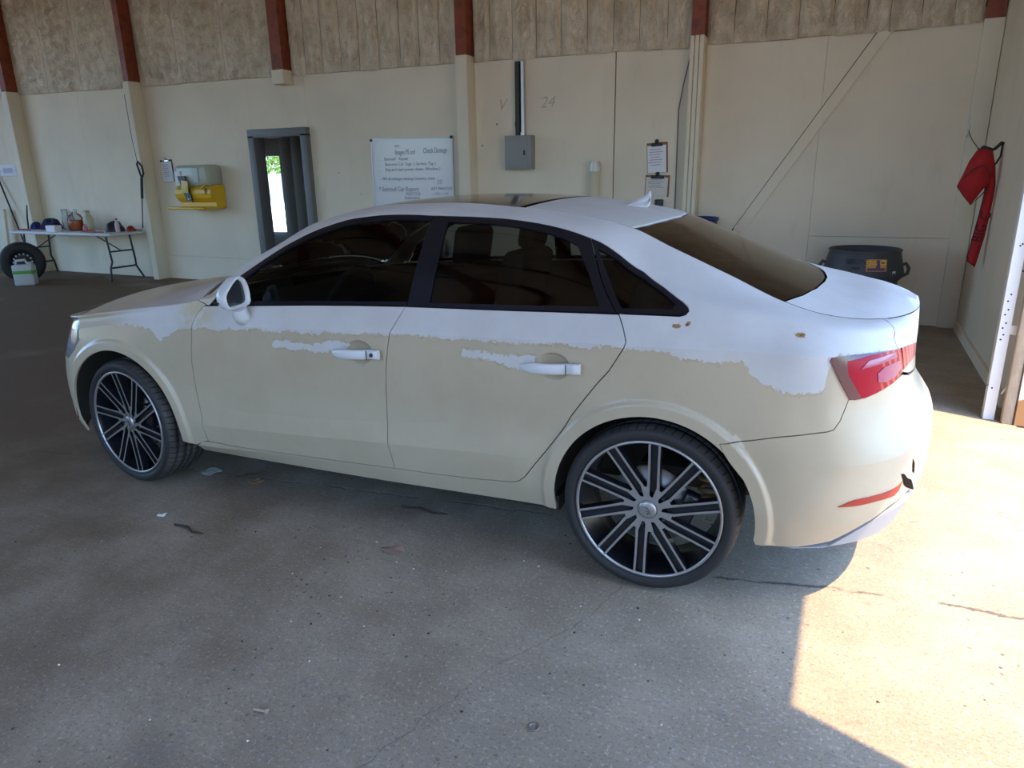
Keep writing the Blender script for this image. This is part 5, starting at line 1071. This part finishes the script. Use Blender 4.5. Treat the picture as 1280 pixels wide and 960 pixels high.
stp = MB(); stp.prism([(-.22, .46), (-.08, .46), (.02, .10), (-.10, .12)], -.315, -.295); stp.build('pull_strap', M_black, ew); MB().box((-.12, -.322, .30), (.13, .012, .17), bev=.004).build('strap_label', mat('yellow_label', (.68, .55, .16), .5), ew, rot=(0, math.radians(6), 0)); MB().tube([(-.05, -.325, .18), (-.03, -.335, .13), (.02, -.332, .15)], .006, 6).build('hook', M_chrome, ew); MB().box((.27, -.285, .25), (.035, .012, .09), bev=.003).build('drain_plug', M_brown, ew)
cb = MB().tube([(-1.07, WY-.02, 2.62), (-1.13, WY-.012, 2.35), (-1.17, WY-.012, 2.1), (-1.16, WY-.012, 1.0)], .007, 6).build('hanging_cable', M_steelg, None); tag(cb, 'thin grey cable hanging beside the triple board column', 'cable')
for s_, x, z in (('V', -3.22, 2.25), ('24', -2.65, 2.25)): text('pencil_mark', s_, .17, mat('pencil', (.50, .45, .37), .9), wb, (x, WY-.0005, z), RX, shear=.3, ext=.0003)
# ------------------------------------------------------------------ litter on the slab
M_scrap = mat('pinkish_brown_scrap', (.30, .20, .16), .85); M_twig = mat('dark_twig', (.05, .035, .025), .9); M_leaf = mat('dry_leaf', (.34, .20, .10), .8)
def leaf(name, loc, s, rz, m, label, cat, seed):
    r_ = np.random.default_rng(seed); n = 11; ring_ = [(s*(.62+.5*r_.random())*math.cos(2*math.pi*i/n), .72*s*(.62+.5*r_.random())*math.sin(2*math.pi*i/n), .003+.012*r_.random()) for i in range(n)]
    mb = MB(); vs = [(0, 0, .008)]+ring_; lo_ = [(x, y, z-.002) for x, y, z in vs]; k = n+1
    mb.add(vs+lo_, [(0, 1+i, 1+(i+1) % n) for i in range(n)]+[(k, k+1+(i+1) % n, k+1+i) for i in range(n)]+[(1+i, k+1+i, k+1+(i+1) % n, 1+(i+1) % n) for i in range(n)])
    tag(mb.build(name, m, None, loc=loc, rot=(0, 0, rz)), label, cat)
leaf('cardboard_scrap', (-.99, -1.008, 0), .058, .4, M_scrap, 'torn reddish brown scrap on the concrete in front of car', 'scrap', 11)
leaf('dry_leaf', (-2.037, -.72, 0), .045, .9, M_leaf, 'curled tan leaf under the front door sill', 'leaf', 12)
leaf('plastic_scrap', (-2.355, -.711, 0), .06, .2, mat('clear_scrap', (.42, .42, .40), .2), 'crumpled clear plastic scrap behind the front wheel', 'scrap', 13)
leaf('paint_chip', (-2.164, -1.177, 0), .022, .6, M_white, 'small white chip on the floor before the front door', 'chip', 14)
def twig(loc, L_, rz, label):
    tag(MB().tube([(-L_/2, 0, .006), (-.1*L_, .012, .008), (.2*L_, -.006, .007), (L_/2, .01, .005)], [.005, .006, .005, .002], 6).build('twig', M_twig, None, loc=loc, rot=(0, 0, rz)), label, 'twig')
twig((-1.938, -1.23, 0), .19, -.1, 'dark twig on open floor left of the reddish scrap'); twig((-1.066, -.662, 0), .24, .05, 'long thin twig in the shade under the rear door'); twig((-2.12, -.66, 0), .16, .9, 'short bent twig beside the curled tan leaf')
bl = empty('bolt', (-.828, -1.942, 0), .2); tag(bl, 'small rusty bolt lying on bare concrete in foreground', 'bolt'); MB().tube([(-.02, 0, .007), (.02, 0, .007)], .0045, 8).build('shank', M_wood, bl); MB().tube([(.02, 0, .0085), (.027, 0, .0085)], .0085, 6, smooth=False).build('head', M_wood, bl)
tag(MB().lathe([(.011, 0), (.011, .004), (.017, .004), (.017, 0), (.011, 0)], 24).build('washer', M_disc, None, loc=(-.075, -1.671, 0)), 'small steel washer lying flat on the foreground concrete', 'washer')
mb = MB(); rg = np.random.default_rng(5)
for _ in range(420):
    x, y = rg.uniform(-4.2, 1.5), rg.uniform(-2.4, .2)
    if rg.random() < .35: x, y = rg.normal(-.6, .5), rg.normal(-1.15, .35)
    s = .0012+.0045*rg.random()**3; a = rg.random()*6.28
    p = [(x+s*1.3*math.cos(a+k*2.09)*(.7+.5*rg.random()), y+s*1.3*math.sin(a+k*2.09)*(.7+.5*rg.random()), 0) for k in range(3)]+[(x, y, s*.9)]
    mb.add(p, [(0, 1, 3), (1, 2, 3), (2, 0, 3)], 0 if rg.random() < .7 else 1)
gt = mb.build('grit', [M_twig, M_white], None); tag(gt, 'scattered grit and paint flakes on the concrete floor', 'grit', kind='stuff')
